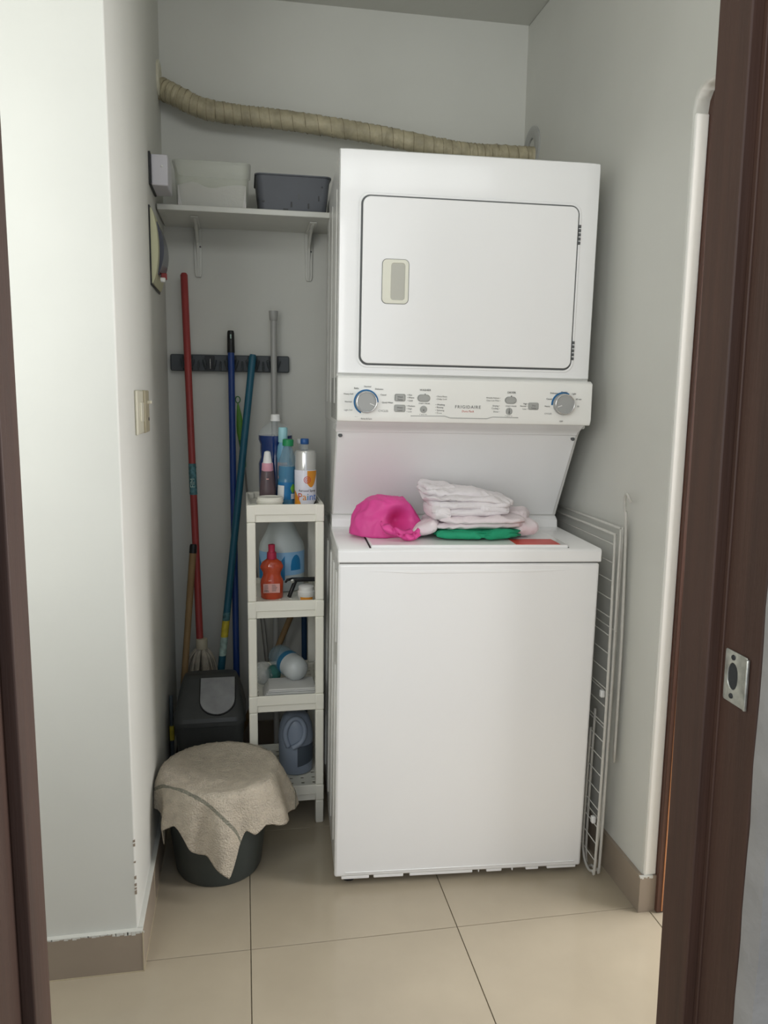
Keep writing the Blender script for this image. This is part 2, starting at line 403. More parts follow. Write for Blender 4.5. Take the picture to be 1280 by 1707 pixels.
# door frame lining the right-hand opening
dr = struct('door_2', bx(XR + 0.035, XR + 0.125, YF - 0.012, YF + 0.010, 0.002, 1.985), M['woodl'], bevel=0.002)
obj('frame_head', bx(XR + 0.040, XR + 0.125, 0.80, YF - 0.02, 1.955, 1.985), M['woodl'], dr, bevel=0.002)
obj('sunlit_edge', bx(XR + 0.0475, XR + 0.0505, YF - 0.0145, YF - 0.011, 0.006, 1.90), M['woodedge'], dr, bevel=0.001)  # sunlight on the jamb edge, painted as a lighter orange strip
obj('frame_post', bx(XR + 0.040, XR + 0.125, 0.792, 0.822, 0.002, 1.955), M['woodl'], dr, bevel=0.002)
# dark patina strip on the jamb foot
# door frame the camera looks through
d1 = struct('door_1', bx(JL, JR, 0.676, 0.786, 2.05, 2.10), M['wood'], bevel=0.002)
def jamb(parent, x0, x1, near):
    return obj('jamb', bx(x0, x1, near, 0.789, 0.0, 2.05), M['wood'], parent, bevel=0.003)
XS = 0.503
jR = jamb(d1, XS, JR + 0.001, 0.668)
obj('door_stop', bx(XS - 0.015, XS + 0.001, 0.735, 0.791, 0.0, 2.05), M['wood'], jR, bevel=0.002)
obj('jamb_bead', bx(XS - 0.0025, XS + 0.001, 0.728, 0.735, 0.0, 2.05), M['wood'], jR, bevel=0.0012)
jR.rotation_euler = (0, -0.010, 0); jR.location = (0.011, 0, -0.005)      # the old frame is slightly out of plumb
XSL = -0.222
jL = jamb(d1, JL - 0.001, XSL, 0.668)
obj('door_stop', bx(XSL - 0.001, XSL + 0.013, 0.735, 0.791, 0.0, 2.05), M['wood'], jL, bevel=0.002)
bm = bmesh.new(); nzs = 36; rows = []
for k in range(nzs + 1):
    z = 1.175 * k / nzs; x = 0.5005 + 0.011 - 0.010 * z + 0.0016 * nz(z*14, 1, 0) + 0.001 * nz(z*50, 3, 0)
    y1 = 0.6672 + 0.0012 * nz(z*11, 5, 2)
    rows.append([bm.verts.new(p) for p in ((x + 0.003, y1, z), (x, y1 - 0.004, z), (x + 0.001, y1 - 0.012, z), (x + 0.006, 0.642, z), (0.85, 0.640, z), (0.85, y1, z))])
for a, b in zip(rows, rows[1:]):
    for q in range(6): bm.faces.new((a[q], a[(q+1) % 6], b[(q+1) % 6], b[q]))
bm.faces.new(rows[0]); bm.faces.new(rows[-1][::-1])
obj('plaster_edge', bm, M['plaster'], d1, smooth=True, auto=30)
# strike plate on the right jamb
bm = bmesh.new()
zc_, yc_ = 1.0225, 0.7045
ring_prism(bm, rrect(yc_, zc_, 0.036, 0.056, 0.002, 4), [(yc_ + 0.004 + 0.0085*math.cos(a), zc_ + 0.001 + 0.0145*math.copysign(abs(math.sin(a))**.8, math.sin(a))) for a in [math.radians(x) for x in ([90*i/4 for i in range(5)] + [90+90*i/4 for i in range(5)] + [180+90*i/4 for i in range(5)] + [270+90*i/4 for i in range(5)])]], XS - 0.0022, XS - 0.0006, 'x')
# folded lip toward the viewer
sp_ = obj('strike_plate', bm, M['steel'], jR, bevel=0.0006)
sp_['label'] = 'scratched steel strike plate with a dark latch hole'
obj('lip', bx(XS - 0.004, XS - 0.0005, 0.6835, 0.6868, zc_ - 0.028, zc_ + 0.027), M['steel'], sp_, bevel=0.001)
bm = bmesh.new(); box(bm, XS - 0.0008, XS + 0.0004, yc_ - 0.0055, yc_ + 0.0135, zc_ - 0.0145, zc_ + 0.0165)
obj('latch_hole', bm, M['dark'], sp_)
for dz in (0.0215, -0.0205):
    o = obj('screw', lt([(0.0001, 0), (0.0030, 0.0002), (0.0026, 0.0012), (0.0008, 0.0007)], seg=12), M['dark'], sp_, smooth=True)
    o.location = (XS - 0.0022, yc_ + 0.004, zc_ + dz); o.rotation_euler = (0, -PI/2, 0)

# ------------------------------------------------------------------ stacked washer and dryer
LC = thing('laundry_center', 'tall white stacked washer and dryer with a control panel between', 'washer dryer', (0.5635, 1.8917, 0), (0, 0.0092, -0.0552))
W = 0.343
# washer cabinet
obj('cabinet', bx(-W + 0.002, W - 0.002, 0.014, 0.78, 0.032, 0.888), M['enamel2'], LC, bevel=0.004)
bm = bmesh.new()
prism(bm, [(-W + 0.001, 0.028), (W - 0.001, 0.026), (W - 0.001, 0.884), (-W + 0.001, 0.884)], -0.002, 0.016, 'y')
fp = obj('front_panel', bm, M['enamel'], LC, bevel=0.007, bseg=4)
# rolled lower lip with chipped notches
bm = bmesh.new()
xs = [-0.30, -0.245, -0.165, -0.02, 0.06, 0.075, 0.13, 0.17, 0.30]
x = -W + 0.02
notches = [(-0.248, -0.236), (-0.155, -0.138), (0.036, 0.052), (0.055, 0.075), (0.118, 0.146), (0.150, 0.186), (0.222, 0.246)]
segs = []
for a, b in notches: segs.append((x, a)); x = b
segs.append((x, W - 0.014))
bm.free()
for a, b in segs: obj('bottom_lip', bx(a, b, 0.0, 0.014, 0.0205, 0.030), M['enamel'], fp, bevel=0.002)
obj('crease', bx(-W + 0.03, W - 0.02, -0.0042, 0.0, 0.040, 0.0425), M['enamel'], fp, bevel=0.0018)
# pressed highlight groove under the top edge
bm = bmesh.new(); prism(bm, [(-0.27, 0.866), (0.28, 0.868), (0.16, 0.861), (-0.15, 0.859)], -0.0033, 0.0, 'y')
obj('pressed_ridge', bm, M['enamel'], fp, bevel=0.0012)
bm = bmesh.new()
for sx in (-1, 1):
    for y in (0.06, 0.70): lathe(bm, [(0.018, 0.0), (0.020, 0.004), (0.016, 0.010), (0.009, 0.012), (0.009, 0.034)], seg=14, center=(sx * 0.30, y))
# each foot its own part
bm.free()
for sx in (-1, 1):
    for y in (0.045, 0.70):
        dz = 0.0 if sx < 0 else 0.0
        o = obj('foot', lt([(0.018, -0.003 * -sx), (0.020, 0.006), (0.016, 0.012), (0.009, 0.014), (0.009, 0.034)], seg=14), M['dark'], LC, smooth=True, auto=40)
        o.location = (sx * 0.30, y, 0)
# pressed ribs on the left flank
for (ya, yb_, za, zb) in ((0.06, 0.10, 0.10, 0.60), (0.06, 0.10, 0.66, 0.85), (0.18, 0.22, 0.10, 0.85), (0.32, 0.36, 0.10, 0.85), (0.50, 0.54, 0.10, 0.85)):
    obj('side_rib', bx(-W - 0.0015, -W + 0.004, ya, yb_, za, zb), M['enamel2'], LC, bevel=0.0025)
# deck, lid, riser
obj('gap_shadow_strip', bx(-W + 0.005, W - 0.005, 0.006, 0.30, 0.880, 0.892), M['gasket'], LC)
bm = bmesh.new(); prism(bm, [(-0.006, 0.888), (0.42, 0.888), (0.42, 0.921), (0.36, 0.923), (0.0, 0.923), (-0.006, 0.918)], -W - 0.001, W + 0.001, 'x')
obj('deck', bm, M['enamel'], LC, bevel=0.003, bseg=3)
obj('lid_seam', bx(-0.2635, 0.2595, 0.008, 0.285, 0.921, 0.9242), M['dark'], LC)
lid = obj('lid', bx(-0.260, 0.256, 0.004, 0.280, 0.9225, 0.9315), M['enamel'], LC, bevel=0.0035, bseg=3)
st = obj('sticker', bx(0.118, 0.236, 0.010, 0.085, 0.9312, 0.9320), M['sticker'], lid); st['label'] = 'red warning sticker on the lid'
bm = bmesh.new(); prism(bm, [(0.330, 0.915), (0.44, 0.915), (0.44, 0.955), (0.352, 0.955), (0.335, 0.945)], -W + 0.002, W - 0.002, 'x')
obj('rear_riser', bm, M['enamel'], LC, bevel=0.003)
bm = bmesh.new(); prism(bm, [(0.352, 0.955), (0.78, 0.90), (0.78, 1.235), (0.17, 1.235), (0.20, 1.205)], -W + 0.003, W - 0.003, 'x')
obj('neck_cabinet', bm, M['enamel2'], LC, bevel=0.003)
# tilted access panel
bm = bmesh.new(); prism(bm, [(0.350, 0.958), (0.358, 0.958), (0.206, 1.208), (0.190, 1.208)], -W + 0.006, W - 0.012, 'x')
ap = obj('access_panel', bm, M['enamel'], LC, bevel=0.002)
for sx in (-0.329, 0.322):
    o = obj('screw', lt([(0.006, 0), (0.0056, 0.002), (0.002, 0.003), (0.0002, 0.0018)], seg=12), M['gasket'], ap, smooth=True)
    o.location = (sx, 0.1955, 1.196); o.rotation_euler = (PI/2 - 0.5, 0, 0)
# trim under the console
bm = bmesh.new(); prism(bm, [(0.132, 1.238), (0.30, 1.238), (0.30, 1.206), (0.186, 1.206), (0.180, 1.214), (0.160, 1.222)], -W + 0.001, W - 0.012, 'x')
obj('chin_trim', bm, M['enamel'], LC, bevel=0.002)
# console
bm = bmesh.new(); prism(bm, [(0.128, 1.236), (0.40, 1.236), (0.40, 1.354), (0.136, 1.354), (0.124, 1.348), (0.121, 1.250)], -W, W, 'x')
cp = obj('control_panel', bm, M['console'], LC, bevel=0.003, bseg=3)
# shallow moulded swoosh on the lower edge
bm = bmesh.new(); tube(bm, [(-0.15, 0.1215, 1.2535), (-0.06, 0.1212, 1.2545), (-0.045, 0.1212, 1.2500), (0.055, 0.1212, 1.2500), (0.07, 0.1212, 1.2545), (0.14, 0.1214, 1.2540)], 0.0011, 6)
obj('moulded_line', bm, M['grey'], cp, smooth=True)
FY = 0.1218
def cx_(px): return -0.347 + (px - 560) * 0.001613
def cz_(px, py): return 1.344 - (py - 632 - (px - 560) * 0.0145) * 0.00154
def arc_ring(bm, cx, cz, r0, r1, a0, a1, y0, y1, n=40):
    pts = []
    vs = []
    for i in range(n + 1):
        a = math.radians(a0 + (a1 - a0) * i / n)
        vs.append([bm.verts.new((cx + r * math.cos(a), y, cz + r * math.sin(a))) for r, y in ((r0, y0), (r1, y0), (r1, y1), (r0, y1))])
    for a, b in zip(vs, vs[1:]):
        for k in range(4): bm.faces.new((a[k], a[(k+1) % 4], b[(k+1) % 4], b[k]))
    bm.faces.new(vs[0]); bm.faces.new(vs[-1][::-1])
def knob(cx, cz, ang, arc):
    k = obj('knob', lt([(0.0275, 0), (0.0285, 0.004), (0.0275, 0.014), (0.0255, 0.018), (0.0245, 0.0185), (0.0242, 0.0172), (0.0005, 0.0172)], seg=48), [M['knob']], cp, smooth=True, auto=30)
    k.location = (cx, FY, cz); k.rotation_euler = (PI/2, 0, 0)
    r = obj('rim', lt([(0.0262, 0.0150), (0.0272, 0.0172), (0.0262, 0.0192), (0.0246, 0.0190), (0.0243, 0.0172)], seg=48, cap=False), M['chrome'], k, smooth=True)
    bm = bmesh.new(); c, s = math.cos(ang), math.sin(ang)
    box(bm, 0.009, 0.0215, -0.0009, 0.0009, 0.0170, 0.0178, mtx=Matrix.Rotation(ang, 4, 'Z'))
    obj('pointer', bm, M['whitecap'], k)
    bm = bmesh.new(); arc_ring(bm, cx, cz, 0.0282, 0.0325, arc[0], arc[1], FY - 0.0006, FY + 0.001)
    obj('dial_ring', bm, M['blueprint'], cp)
knob(-0.268, 1.287, math.radians(-22), (0, 245)); knob(0.262, 1.292, math.radians(200), (60, 185))
def button(px, py, w_, h_, r, icon=None):
    bm = bmesh.new(); ring_prism(bm, rrect(0, 0, w_ + .003, h_ + .003, min(r + .0015, (h_ + .003) / 2 - 1e-5)), rrect(0, 0, w_, h_, min(r, h_ / 2 - 1e-5)), FY - 0.0008, FY + 0.001)
    prism(bm, rrect(0, 0, w_ - .001, h_ - .001, min(r, (h_ - .001) / 2 - 1e-5)), FY - 0.0028, FY + 0.001)
    b = obj('button', bm, M['grey'], cp, bevel=0.0006, bseg=2); b.location = (cx_(px), 0, cz_(px, py))
    return b
ic = []
for px, py, w_, h_, r in ((664, 662, .026, .0165, .003), (664, 680, .027, .0165, .003), (703, 662.5, .031, .016, .0079), (703, 681.5, .016, .016, .0079),
                          (848, 665, .029, .016, .0079), (846, 684, .015, .0165, .0074), (887, 675, .026, .0165, .003)):
    button(px, py, w_, h_, r)
bm = bmesh.new()
def T(s, px, py, size, al='CENTER', mi=0, **k): text_mesh(bm, s, cx_(px), cz_(px, py), size, FY - k.pop('dy', 0.0004), mi, al, **k)
T('FRIGIDAIRE', 776.5, 679.5, 0.0115, spacing=1.22); T('Dura Pack', 776.5, 686, 0.0078, mi=2, shear=0.2)
T('WASHER', 705, 650.5, 0.0075); T('DRYER', 849, 653.5, 0.0075)
T('START / PAUSE', 704, 672.5, 0.0045); T('CANCEL', 703, 691.5, 0.0055)
T('START / PAUSE', 849, 676, 0.0045); T('CANCEL', 846, 693.5, 0.0055)
T('Wash', 664, 662, 0.0062, dy=0.0030); T('Temp', 664, 666.5, 0.0062, dy=0.0030)
T('Water', 664, 680, 0.0062, dy=0.0030); T('Level', 664, 684.5, 0.0062, dy=0.0030)
T('Dry', 887, 675, 0.0060, dy=0.0030); T('Temp', 887, 679.5, 0.0060, dy=0.0030)
T('x', 703, 684.5, 0.0115, dy=0.0030); T('x', 846, 687, 0.0105, dy=0.0030)
for s, px, py in (('Hot', 678, 658.5), ('Warm', 678, 663), ('Cold', 678, 668), ('Medium', 677.5, 677), ('High', 677.5, 681.7), ('Low', 677.5, 686.5)): T('\u2022 ' + s, px - 2.5, py, 0.0058, 'LEFT')
for s, px, py in (('Extra Rinse', 726, 660.5), ('Delay Lock', 726, 665)): T('\u2022 ' + s, px - 3, py, 0.0056, 'LEFT', mi=1)
for s, px, py in (('Washing', 726, 674.5), ('Rinsing', 726, 679), ('Spinning', 726, 684), ('Done', 726, 688.5)): T('\u2022 ' + s, px - 3.5, py, 0.0060, 'LEFT')
for s, px, py in (('Wrinkle Release \u2022', 831, 662.5), ('Clean Lint Filter \u2022', 831, 667)): T(s, px, py, 0.0054, 'RIGHT', mi=1)
for s, px, py in (('Drying \u2022', 830, 676), ('Cooling \u2022', 830, 680.5), ('Done \u2022', 830, 686)): T(s, px, py, 0.0058, 'RIGHT')
for s, px, py in (('High \u2022', 878, 672), ('Normal \u2022', 877, 676), ('Low \u2022', 877, 681)): T(s, px, py, 0.0054, 'RIGHT')
for s, px, py, al in (('Normal', 611, 645, 'CENTER'), ('Bulky', 597, 648, 'RIGHT'), ('Delicates', 623, 649, 'LEFT'), ('Casual', 632, 658.5, 'LEFT'), ('Quick Wash', 634.5, 671.5, 'LEFT'),
                      ('Heavy Soil', 588, 657.5, 'RIGHT'), ('Normal', 586, 670.5, 'RIGHT'), ('Light Soil', 587, 684.5, 'RIGHT'), ('OFF', 597, 694.5, 'RIGHT'), ('Rinse & Spin', 610, 699, 'CENTER')): T(s, px, py, 0.0058, al)
T('CYCLES', 629, 686, 0.0075, 'LEFT')
for s, px, py, al in (('Regular', 939, 651.5, 'CENTER'), ('Delicates', 928, 653.5, 'RIGHT'), ('Casual', 918, 663.5, 'RIGHT'), ('Heavy', 915, 676, 'RIGHT'), ('CYCLES', 919, 689, 'RIGHT'), ('Light', 952, 654, 'LEFT'),
                      ('60 min', 959, 663.5, 'LEFT'), ('50', 962, 676, 'LEFT'), ('Timed Dry', 955, 698.5, 'LEFT'), ('OFF', 936, 702, 'CENTER'), ('20', 949, 699, 'CENTER')): T(s, px, py, 0.0058, al)
for px in (705, 849): box(bm, cx_(px) - .0014, cx_(px) + .0014, FY - 0.0006, FY, cz_(px, 656 if px == 705 else 658) - .0014, cz_(px, 656 if px == 705 else 658) + .0014)
pl = obj('printed_lettering', bm, [M['ink'], M['ink2'], M['redink']], cp); pl['label'] = 'grey printed lettering and maker name'
# dryer
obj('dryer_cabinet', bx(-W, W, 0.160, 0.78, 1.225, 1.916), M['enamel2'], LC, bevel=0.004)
for (ya, yb_) in ((0.24, 0.27), (0.44, 0.47), (0.62, 0.65)):
    obj('side_rib', bx(-W - 0.0015, -W + 0.004, ya, yb_, 1.28, 1.84), M['enamel2'], LC, bevel=0.0025)
bm = bmesh.new()
# front skin: slightly crowned margins either side of the door, one piece with an opening for the door
prof = [(-W, 0.160), (-W + 0.003, 0.1505), (-W + 0.02, 0.1482), (-0.300, 0.1478), (0.300, 0.1478), (W - 0.022, 0.1490), (W - 0.004, 0.1530), (W, 0.160)]
zs = [1.3595, 1.362, 1.375, 1.812, 1.900, 1.914, 1.917]
yo = {1.3595: 0.004, 1.362: 0.0, 1.375: 0.0, 1.812: 0, 1.900: 0.0, 1.914: 0.002, 1.917: 0.006}
grid = [[bm.verts.new((x, y + yo[z], z)) for x, y in prof] for z in zs]
for i in range(len(zs) - 1):
    for j in range(len(prof) - 1):
        bm.faces.new((grid[i][j], grid[i][j+1], grid[i+1][j+1], grid[i+1][j]))
bk = [[bm.verts.new((x, 0.175, z)) for x in (-W, W)] for z in (zs[0], zs[-1])]
bm.faces.new([*grid[0], bk[0][1], bk[0][0]]); bm.faces.new([*grid[-1], bk[1][1], bk[1][0]])
bm.faces.new([*[r[0] for r in grid], bk[1][0], bk[0][0]]); bm.faces.new([*[r[-1] for r in grid], bk[1][1], bk[0][1]])
df = obj('dryer_front', bm, M['enamel'], LC, smooth=True, auto=40)
bm = bmesh.new(); ring_prism(bm, rrect(0, 1.5945, 0.586, 0.436, 0.027, 8), rrect(0, 1.5945, 0.574, 0.424, 0.023, 8), 0.1452, 0.152)
obj('door_rim', bm, M['enamel'], df, bevel=0.0015)
dg = bmesh.new(); prism(dg, rrect(0, 1.5945, 0.578, 0.428, 0.024, 8), 0.1462, 0.150)
obj('door_gap', dg, M['gasket'], df)
bm = bmesh.new(); prism(bm, rrect(0.0003, 1.595, 0.5655, 0.4155, 0.020, 8), 0.1390, 0.149)
door = obj('dryer_door', bm, M['enamel'], LC, bevel=0.003, bseg=4)
bm = bmesh.new(); ring_prism(bm, rrect(-0.1965, 1.595, 0.068, 0.110, 0.012, 6), rrect(-0.190, 1.595, 0.036, 0.092, 0.007, 6), 0.1362, 0.141)
obj('handle_frame', bm, M['handle'], door, bevel=0.0012)
bm = bmesh.new(); prism(bm, rrect(-0.190, 1.595, 0.038, 0.094, 0.007, 6), 0.1384, 0.1400)
rc = obj('handle_recess', bm, M['recess'], door); rc['label'] = 'grey finger recess'
bm = bmesh.new(); ring_prism(bm, rrect(-0.1965, 1.595, 0.0705, 0.1125, 0.013, 6), rrect(-0.1965, 1.595, 0.068, 0.110, 0.012, 6), 0.1385, 0.1395)
obj('handle_outline', bm, M['gasket'], door)
for zc2 in (1.735, 1.436):
    bm = bmesh.new()
    for k in range(5): box(bm, 0.2855, 0.2925, 0.1425, 0.1500, zc2 - 0.026 + k * 0.0105, zc2 - 0.0185 + k * 0.0105)
    obj('hinge', bm, M['gasket'], LC, bevel=0.0008)

# ------------------------------------------------------------------ laundry lying on the lid (unit frame -> world)
LM = Matrix.Translation((0.5635, 1.8917, 0)) @ Euler((0, 0.0092, -0.0552), 'XYZ').to_matrix().to_4x4()
def folded(layers, seed, amp=0.004, nu=84, nv=22):
    """stack of folded cloth layers; layer: (cx, cy, zc, hx, hy, hz, rot)"""
    bm = bmesh.new()
    for li, (cx, cy, zc, hx, hy, hz, rot, sag, *tl) in enumerate(layers):
        tilt = tl[0] if tl else 0
        rings = []
        cr, sr = math.cos(rot), math.sin(rot)
        for j in range(nv + 1):
            ph = -PI/2 + PI * j / nv
            ring = []
            for i in range(nu):
                th = 2 * PI * i / nu
                ct, s_ = math.cos(th), math.sin(th)
                ex = 0.42
                r = 1.0
                x = hx * math.copysign(abs(ct)**ex, ct); y = hy * math.copysign(abs(s_)**ex, s_)
                cph = abs(math.cos(ph))**0.55; x *= cph; y *= cph
                z = hz * math.copysign(abs(math.sin(ph))**0.8, math.sin(ph))
                edge = cph
                n1 = nz(x*9 + seed, y*9, li*3.1 + seed); n2 = nz(x*26, y*26 + seed, z*40 + li)
                n3 = 1 - abs(nz(x*14 + li*5, y*20, seed*1.7)) * 2
                zz = z + amp * (1.5*n1 + 0.8*n2) * (1 if z > 0 else 0.25) + amp * 0.7 * n3 * max(0, math.sin(ph))
                zz += sag * (x / hx) ** 2 + tilt * (x / hx)
                zz += amp * 0.55 * (1 - abs(nz(x*34 + y*22 + li, y*12, seed)) * 3.0) * max(0.15, math.cos(ph))
                k = 1 + 0.05 * nz(ct*2.2 + seed, s_*2.2, li*2.0) + 0.03 * nz(ct*7, s_*7 + seed, z*60)
                X = x * k; Y_ = y * k
                ring.append(bm.verts.new(LM @ Vector((cx + X*cr - Y_*sr, cy + X*sr + Y_*cr, zc + zz))))
            rings.append(ring)
        for a, b in zip(rings, rings[1:]):
            for i in range(nu): bm.faces.new((a[i], a[(i+1) % nu], b[(i+1) % nu], b[i]))
        bmesh.ops.remove_doubles(bm, verts=rings[0] + rings[-1], dist=1e-4)
    return bm
ZT = 0.9320
gc = obj('folded_cloth', folded([(0.035, 0.145, ZT + 0.0105, 0.118, 0.090, 0.0095, 0.02, 0), (0.050, 0.147, ZT + 0.0205, 0.105, 0.085, 0.0080, -0.05, 0), (0.085, 0.080, ZT + 0.0150, 0.045, 0.026, 0.0130, 0.3, 0), (-0.020, 0.075, ZT + 0.013, 0.060, 0.022, 0.010, -0.1, 0)], 3.0, 0.0050), M['greencloth'], smooth=True)
tag(gc, 'folded green garment at the bottom of the laundry pile on the washer lid', 'clothes')
lw = obj('folded_sheet', folded([(0.035, 0.160, ZT + 0.038, 0.128, 0.096, 0.0125, 0.03, -0.004), (0.158, 0.160, ZT + 0.026, 0.040, 0.070, 0.024, 0.3, 0), (-0.092, 0.140, ZT + 0.024, 0.036, 0.075, 0.018, -0.35, 0, 0.008), (0.155, 0.190, ZT + 0.048, 0.046, 0.060, 0.018, -0.4, 0), (0.045, 0.145, ZT + 0.049, 0.122, 0.092, 0.011, -0.02, 0.002)], 8.0, 0.0060), M['rosecloth'], smooth=True)
tag(lw, 'rumpled white sheet lying on the green garment with gathered edge hanging out', 'bedding')
uw = obj('folded_towel', folded([(0.010, 0.160, ZT + 0.069, 0.104, 0.090, 0.0140, 0.0, 0), (-0.072, 0.120, ZT + 0.071, 0.026, 0.060, 0.019, 0.1, 0), (0.015, 0.160, ZT + 0.090, 0.112, 0.088, 0.0150, -0.03, 0), (0.070, 0.130, ZT + 0.080, 0.046, 0.060, 0.015, 0.15, 0)], 13.0, 0.0066), M['whitecloth'], smooth=True)
tag(uw, 'thick white towel folded in rolls in the middle of the laundry pile', 'bedding')
tw = obj('pillowcase', folded([(0.015, 0.170, ZT + 0.103, 0.124, 0.092, 0.0095, -0.06, -0.004, -0.007), (-0.010, 0.185, ZT + 0.114, 0.100, 0.076, 0.0125, 0.02, -0.006, -0.010), (-0.060, 0.190, ZT + 0.123, 0.045, 0.060, 0.011, 0.12, 0, -0.004)], 19.0, 0.0078), M['whitecloth'], smooth=True)
tag(tw, 'white pillowcase folded flat on top of the laundry pile', 'bedding')
# pink cloth: crumpled dome with a hollow and a bright ruffled rim towards the viewer
bm = bmesh.new(); NU, NV = 120, 44; rings = []
for j in range(NV + 1):
    ph = (PI * 0.5) * j / NV; ring = []
    for i in range(NU):
        th = 2*PI*i/NU
        x = math.cos(th)*math.cos(ph)**0.7; y = math.sin(th)*math.cos(ph)**0.7; z = math.sin(ph)**0.85
        fold = 1 - abs(noise.noise(Vector((x*1.9 + 2, y*1.9, z*1.7 + 5)))) * 2.2
        fold2 = 1 - abs(noise.noise(Vector((x*4.2 + 7, y*4.2, z*3.5)))) * 2.0
        d = 0.97 + 0.075*(fold - .5) + 0.028*(fold2 - .5)
        # hollow at the front right
        hx, hy, hz_ = 0.38, -0.85, 0.42
        dd = math.sqrt((x-hx)**2*1.1 + (y-hy)**2 + (z-hz_)**2*2.2)
        d -= 0.10 * math.exp(-(dd/0.40)**2)
        zz = z * 0.104 * d
        d2 = 0.065 * math.exp(-(((x-0.30)/0.36)**2 + ((z-0.42)/0.30)**2)) if y < 0 else 0
        ring.append(bm.verts.new(LM @ Vector((-0.203 + x*0.099*d, 0.175 + y*0.085*d + d2, ZT + 0.0005 + max(zz, 0)))))
    rings.append(ring)
for a, b in zip(rings, rings[1:]):
    for i in range(NU): bm.faces.new((a[i], a[(i+1) % NU], b[(i+1) % NU], b[i]))
bm.faces.new(rings[0][::-1])
bmesh.ops.remove_doubles(bm, verts=rings[-1], dist=1e-4)
# ruffled rim: wavy ribbon following the lower lip of the hollow
NR = 60
def ribbon(path, hgt, wob, seed):
    pts = spline(path, 12); a = []
    for i, p in enumerate(pts):
        t = i / (len(pts) - 1); h = hgt * math.sin(PI * min(1, max(0.03, t)))**0.5
        row = []
        for k in range(7):
            s = k / 6; o = wob * math.sin(t * 19 + seed + s * 2.2) * s
            row.append(bm.verts.new(LM @ Vector((p.x + o * 0.6, p.y - 0.012 * math.sin(s * PI) + o, p.z + h * s + 0.003 * math.sin(t * 31 + seed) * s))))
        a.append(row)
    for r0, r1 in zip(a, a[1:]):
        for k in range(6): bm.faces.new((r0[k], r0[k+1], r1[k+1], r1[k]))
ribbon([(-0.228, 0.082, ZT + 0.040), (-0.218, 0.070, ZT + 0.022), (-0.190, 0.072, ZT + 0.010), (-0.160, 0.072, ZT + 0.003), (-0.130, 0.080, ZT + 0.008), (-0.118, 0.100, ZT + 0.030)], 0.024, 0.010, 0.3)
ribbon([(-0.185, 0.064, ZT + 0.012), (-0.165, 0.055, ZT + 0.001), (-0.140, 0.060, ZT + 0.002), (-0.125, 0.075, ZT + 0.010)], 0.020, 0.008, 2.0)
pk = obj('crumpled_cloth', bm, M['pinkcloth'], smooth=True)
md = pk.modifiers.new('Solidify', 'SOLIDIFY'); md.thickness = 0.0012; md.offset = -1
tag(pk, 'bright pink satin cloth crumpled in a heap on the left of the washer lid', 'clothes')

# ------------------------------------------------------------------ exhaust duct
path = spline([(-0.245, 2.745, 2.262), (-0.195, 2.725, 2.236), (-0.115, 2.715, 2.202), (0.0, 2.722, 2.192), (0.13, 2.712, 2.184), (0.30, 2.705, 2.170), (0.475, 2.700, 2.152), (0.62, 2.690, 2.130), (0.75, 2.688, 2.117), (0.86, 2.690, 2.118), (XR - 0.004, 2.690, 2.120)], 26)
rad = []
for i in range(len(path)):
    t = i / (len(path) - 1)
    f = (t * 38 + 0.6 * noise.noise(Vector((t * 9, 0, 0)))) % 1.0
    rad.append((0.0300 + 0.004 * (1 - t) ** 4) * (1 + 0.035 * math.cos(2*PI*f)) - (0.0035 if f < 0.13 else 0) + 0.0012 * noise.noise(Vector((t*40, 3, 1))))
D = thing('exhaust_duct', 'aged cream flexible duct running across the wall above the dryer', 'duct', (0.37, 2.70, 2.17))
def at(o, parent):   # keep world-space mesh under a moved parent
    o.matrix_parent_inverse = parent.matrix_basis.inverted(); return o
bm = bmesh.new(); tube(bm, path, rad, 20)
at(obj('hose', bm, M['duct'], D, smooth=True), D)
bm = bmesh.new()
for i in range(9, len(path) - 4):   # helical tape seam
    pass
hel = []
n_turn = 40; t0 = 0.04
for i in range(n_turn * 14):
    t = t0 + (0.985 - t0) * i / (n_turn * 14 - 1); k = t * (len(path) - 1); a = int(k); p = path[a].lerp(path[min(a+1, len(path)-1)], k - a)
    tg = (path[min(a+1, len(path)-1)] - path[a]).normalized() if a < len(path) - 1 else Vector((1, 0, 0))
    u = Vector((0, 0, 1)); u = (u - tg * u.dot(tg)).normalized(); v = tg.cross(u); an = 2 * PI * i / 14
    hel.append(p + (u * math.cos(an) + v * math.sin(an)) * (rad[a] + 0.0004))
tube(bm, hel, 0.0010, 5)
at(obj('spiral_seam', bm, mat('brown_seam', '#8b8168', 0.6, noise_amt=0.3, nscale=30), D, smooth=True), D)
def flange(name, x, cy, cz, R0, R1, sgn):
    bm = bmesh.new()
    prof = [(R1, 0), (R0, 0), (R0 + .0005, 0.006), (R0 - 0.006, 0.009), (R1 + 0.004, 0.009), (R1, 0.006)]
    rings = []
    for r, h in prof: rings.append([bm.verts.new((x + sgn * h, cy + r*math.cos(2*PI*i/36), cz + r*math.sin(2*PI*i/36))) for i in range(36)])
    for a in range(len(prof)):
        b = (a + 1) % len(prof)
        for i in range(36): bm.faces.new((rings[a][i], rings[a][(i+1) % 36], rings[b][(i+1) % 36], rings[b][i]))
    return obj(name, bm, M['switch'] if sgn > 0 else M['grey'], D, smooth=True, auto=40)
at(flange('wall_collar', XL, 2.740, 2.285, 0.056, 0.036, 1), D); at(flange('wall_collar', XR, 2.715, 2.150, 0.072, 0.033, -1), D)

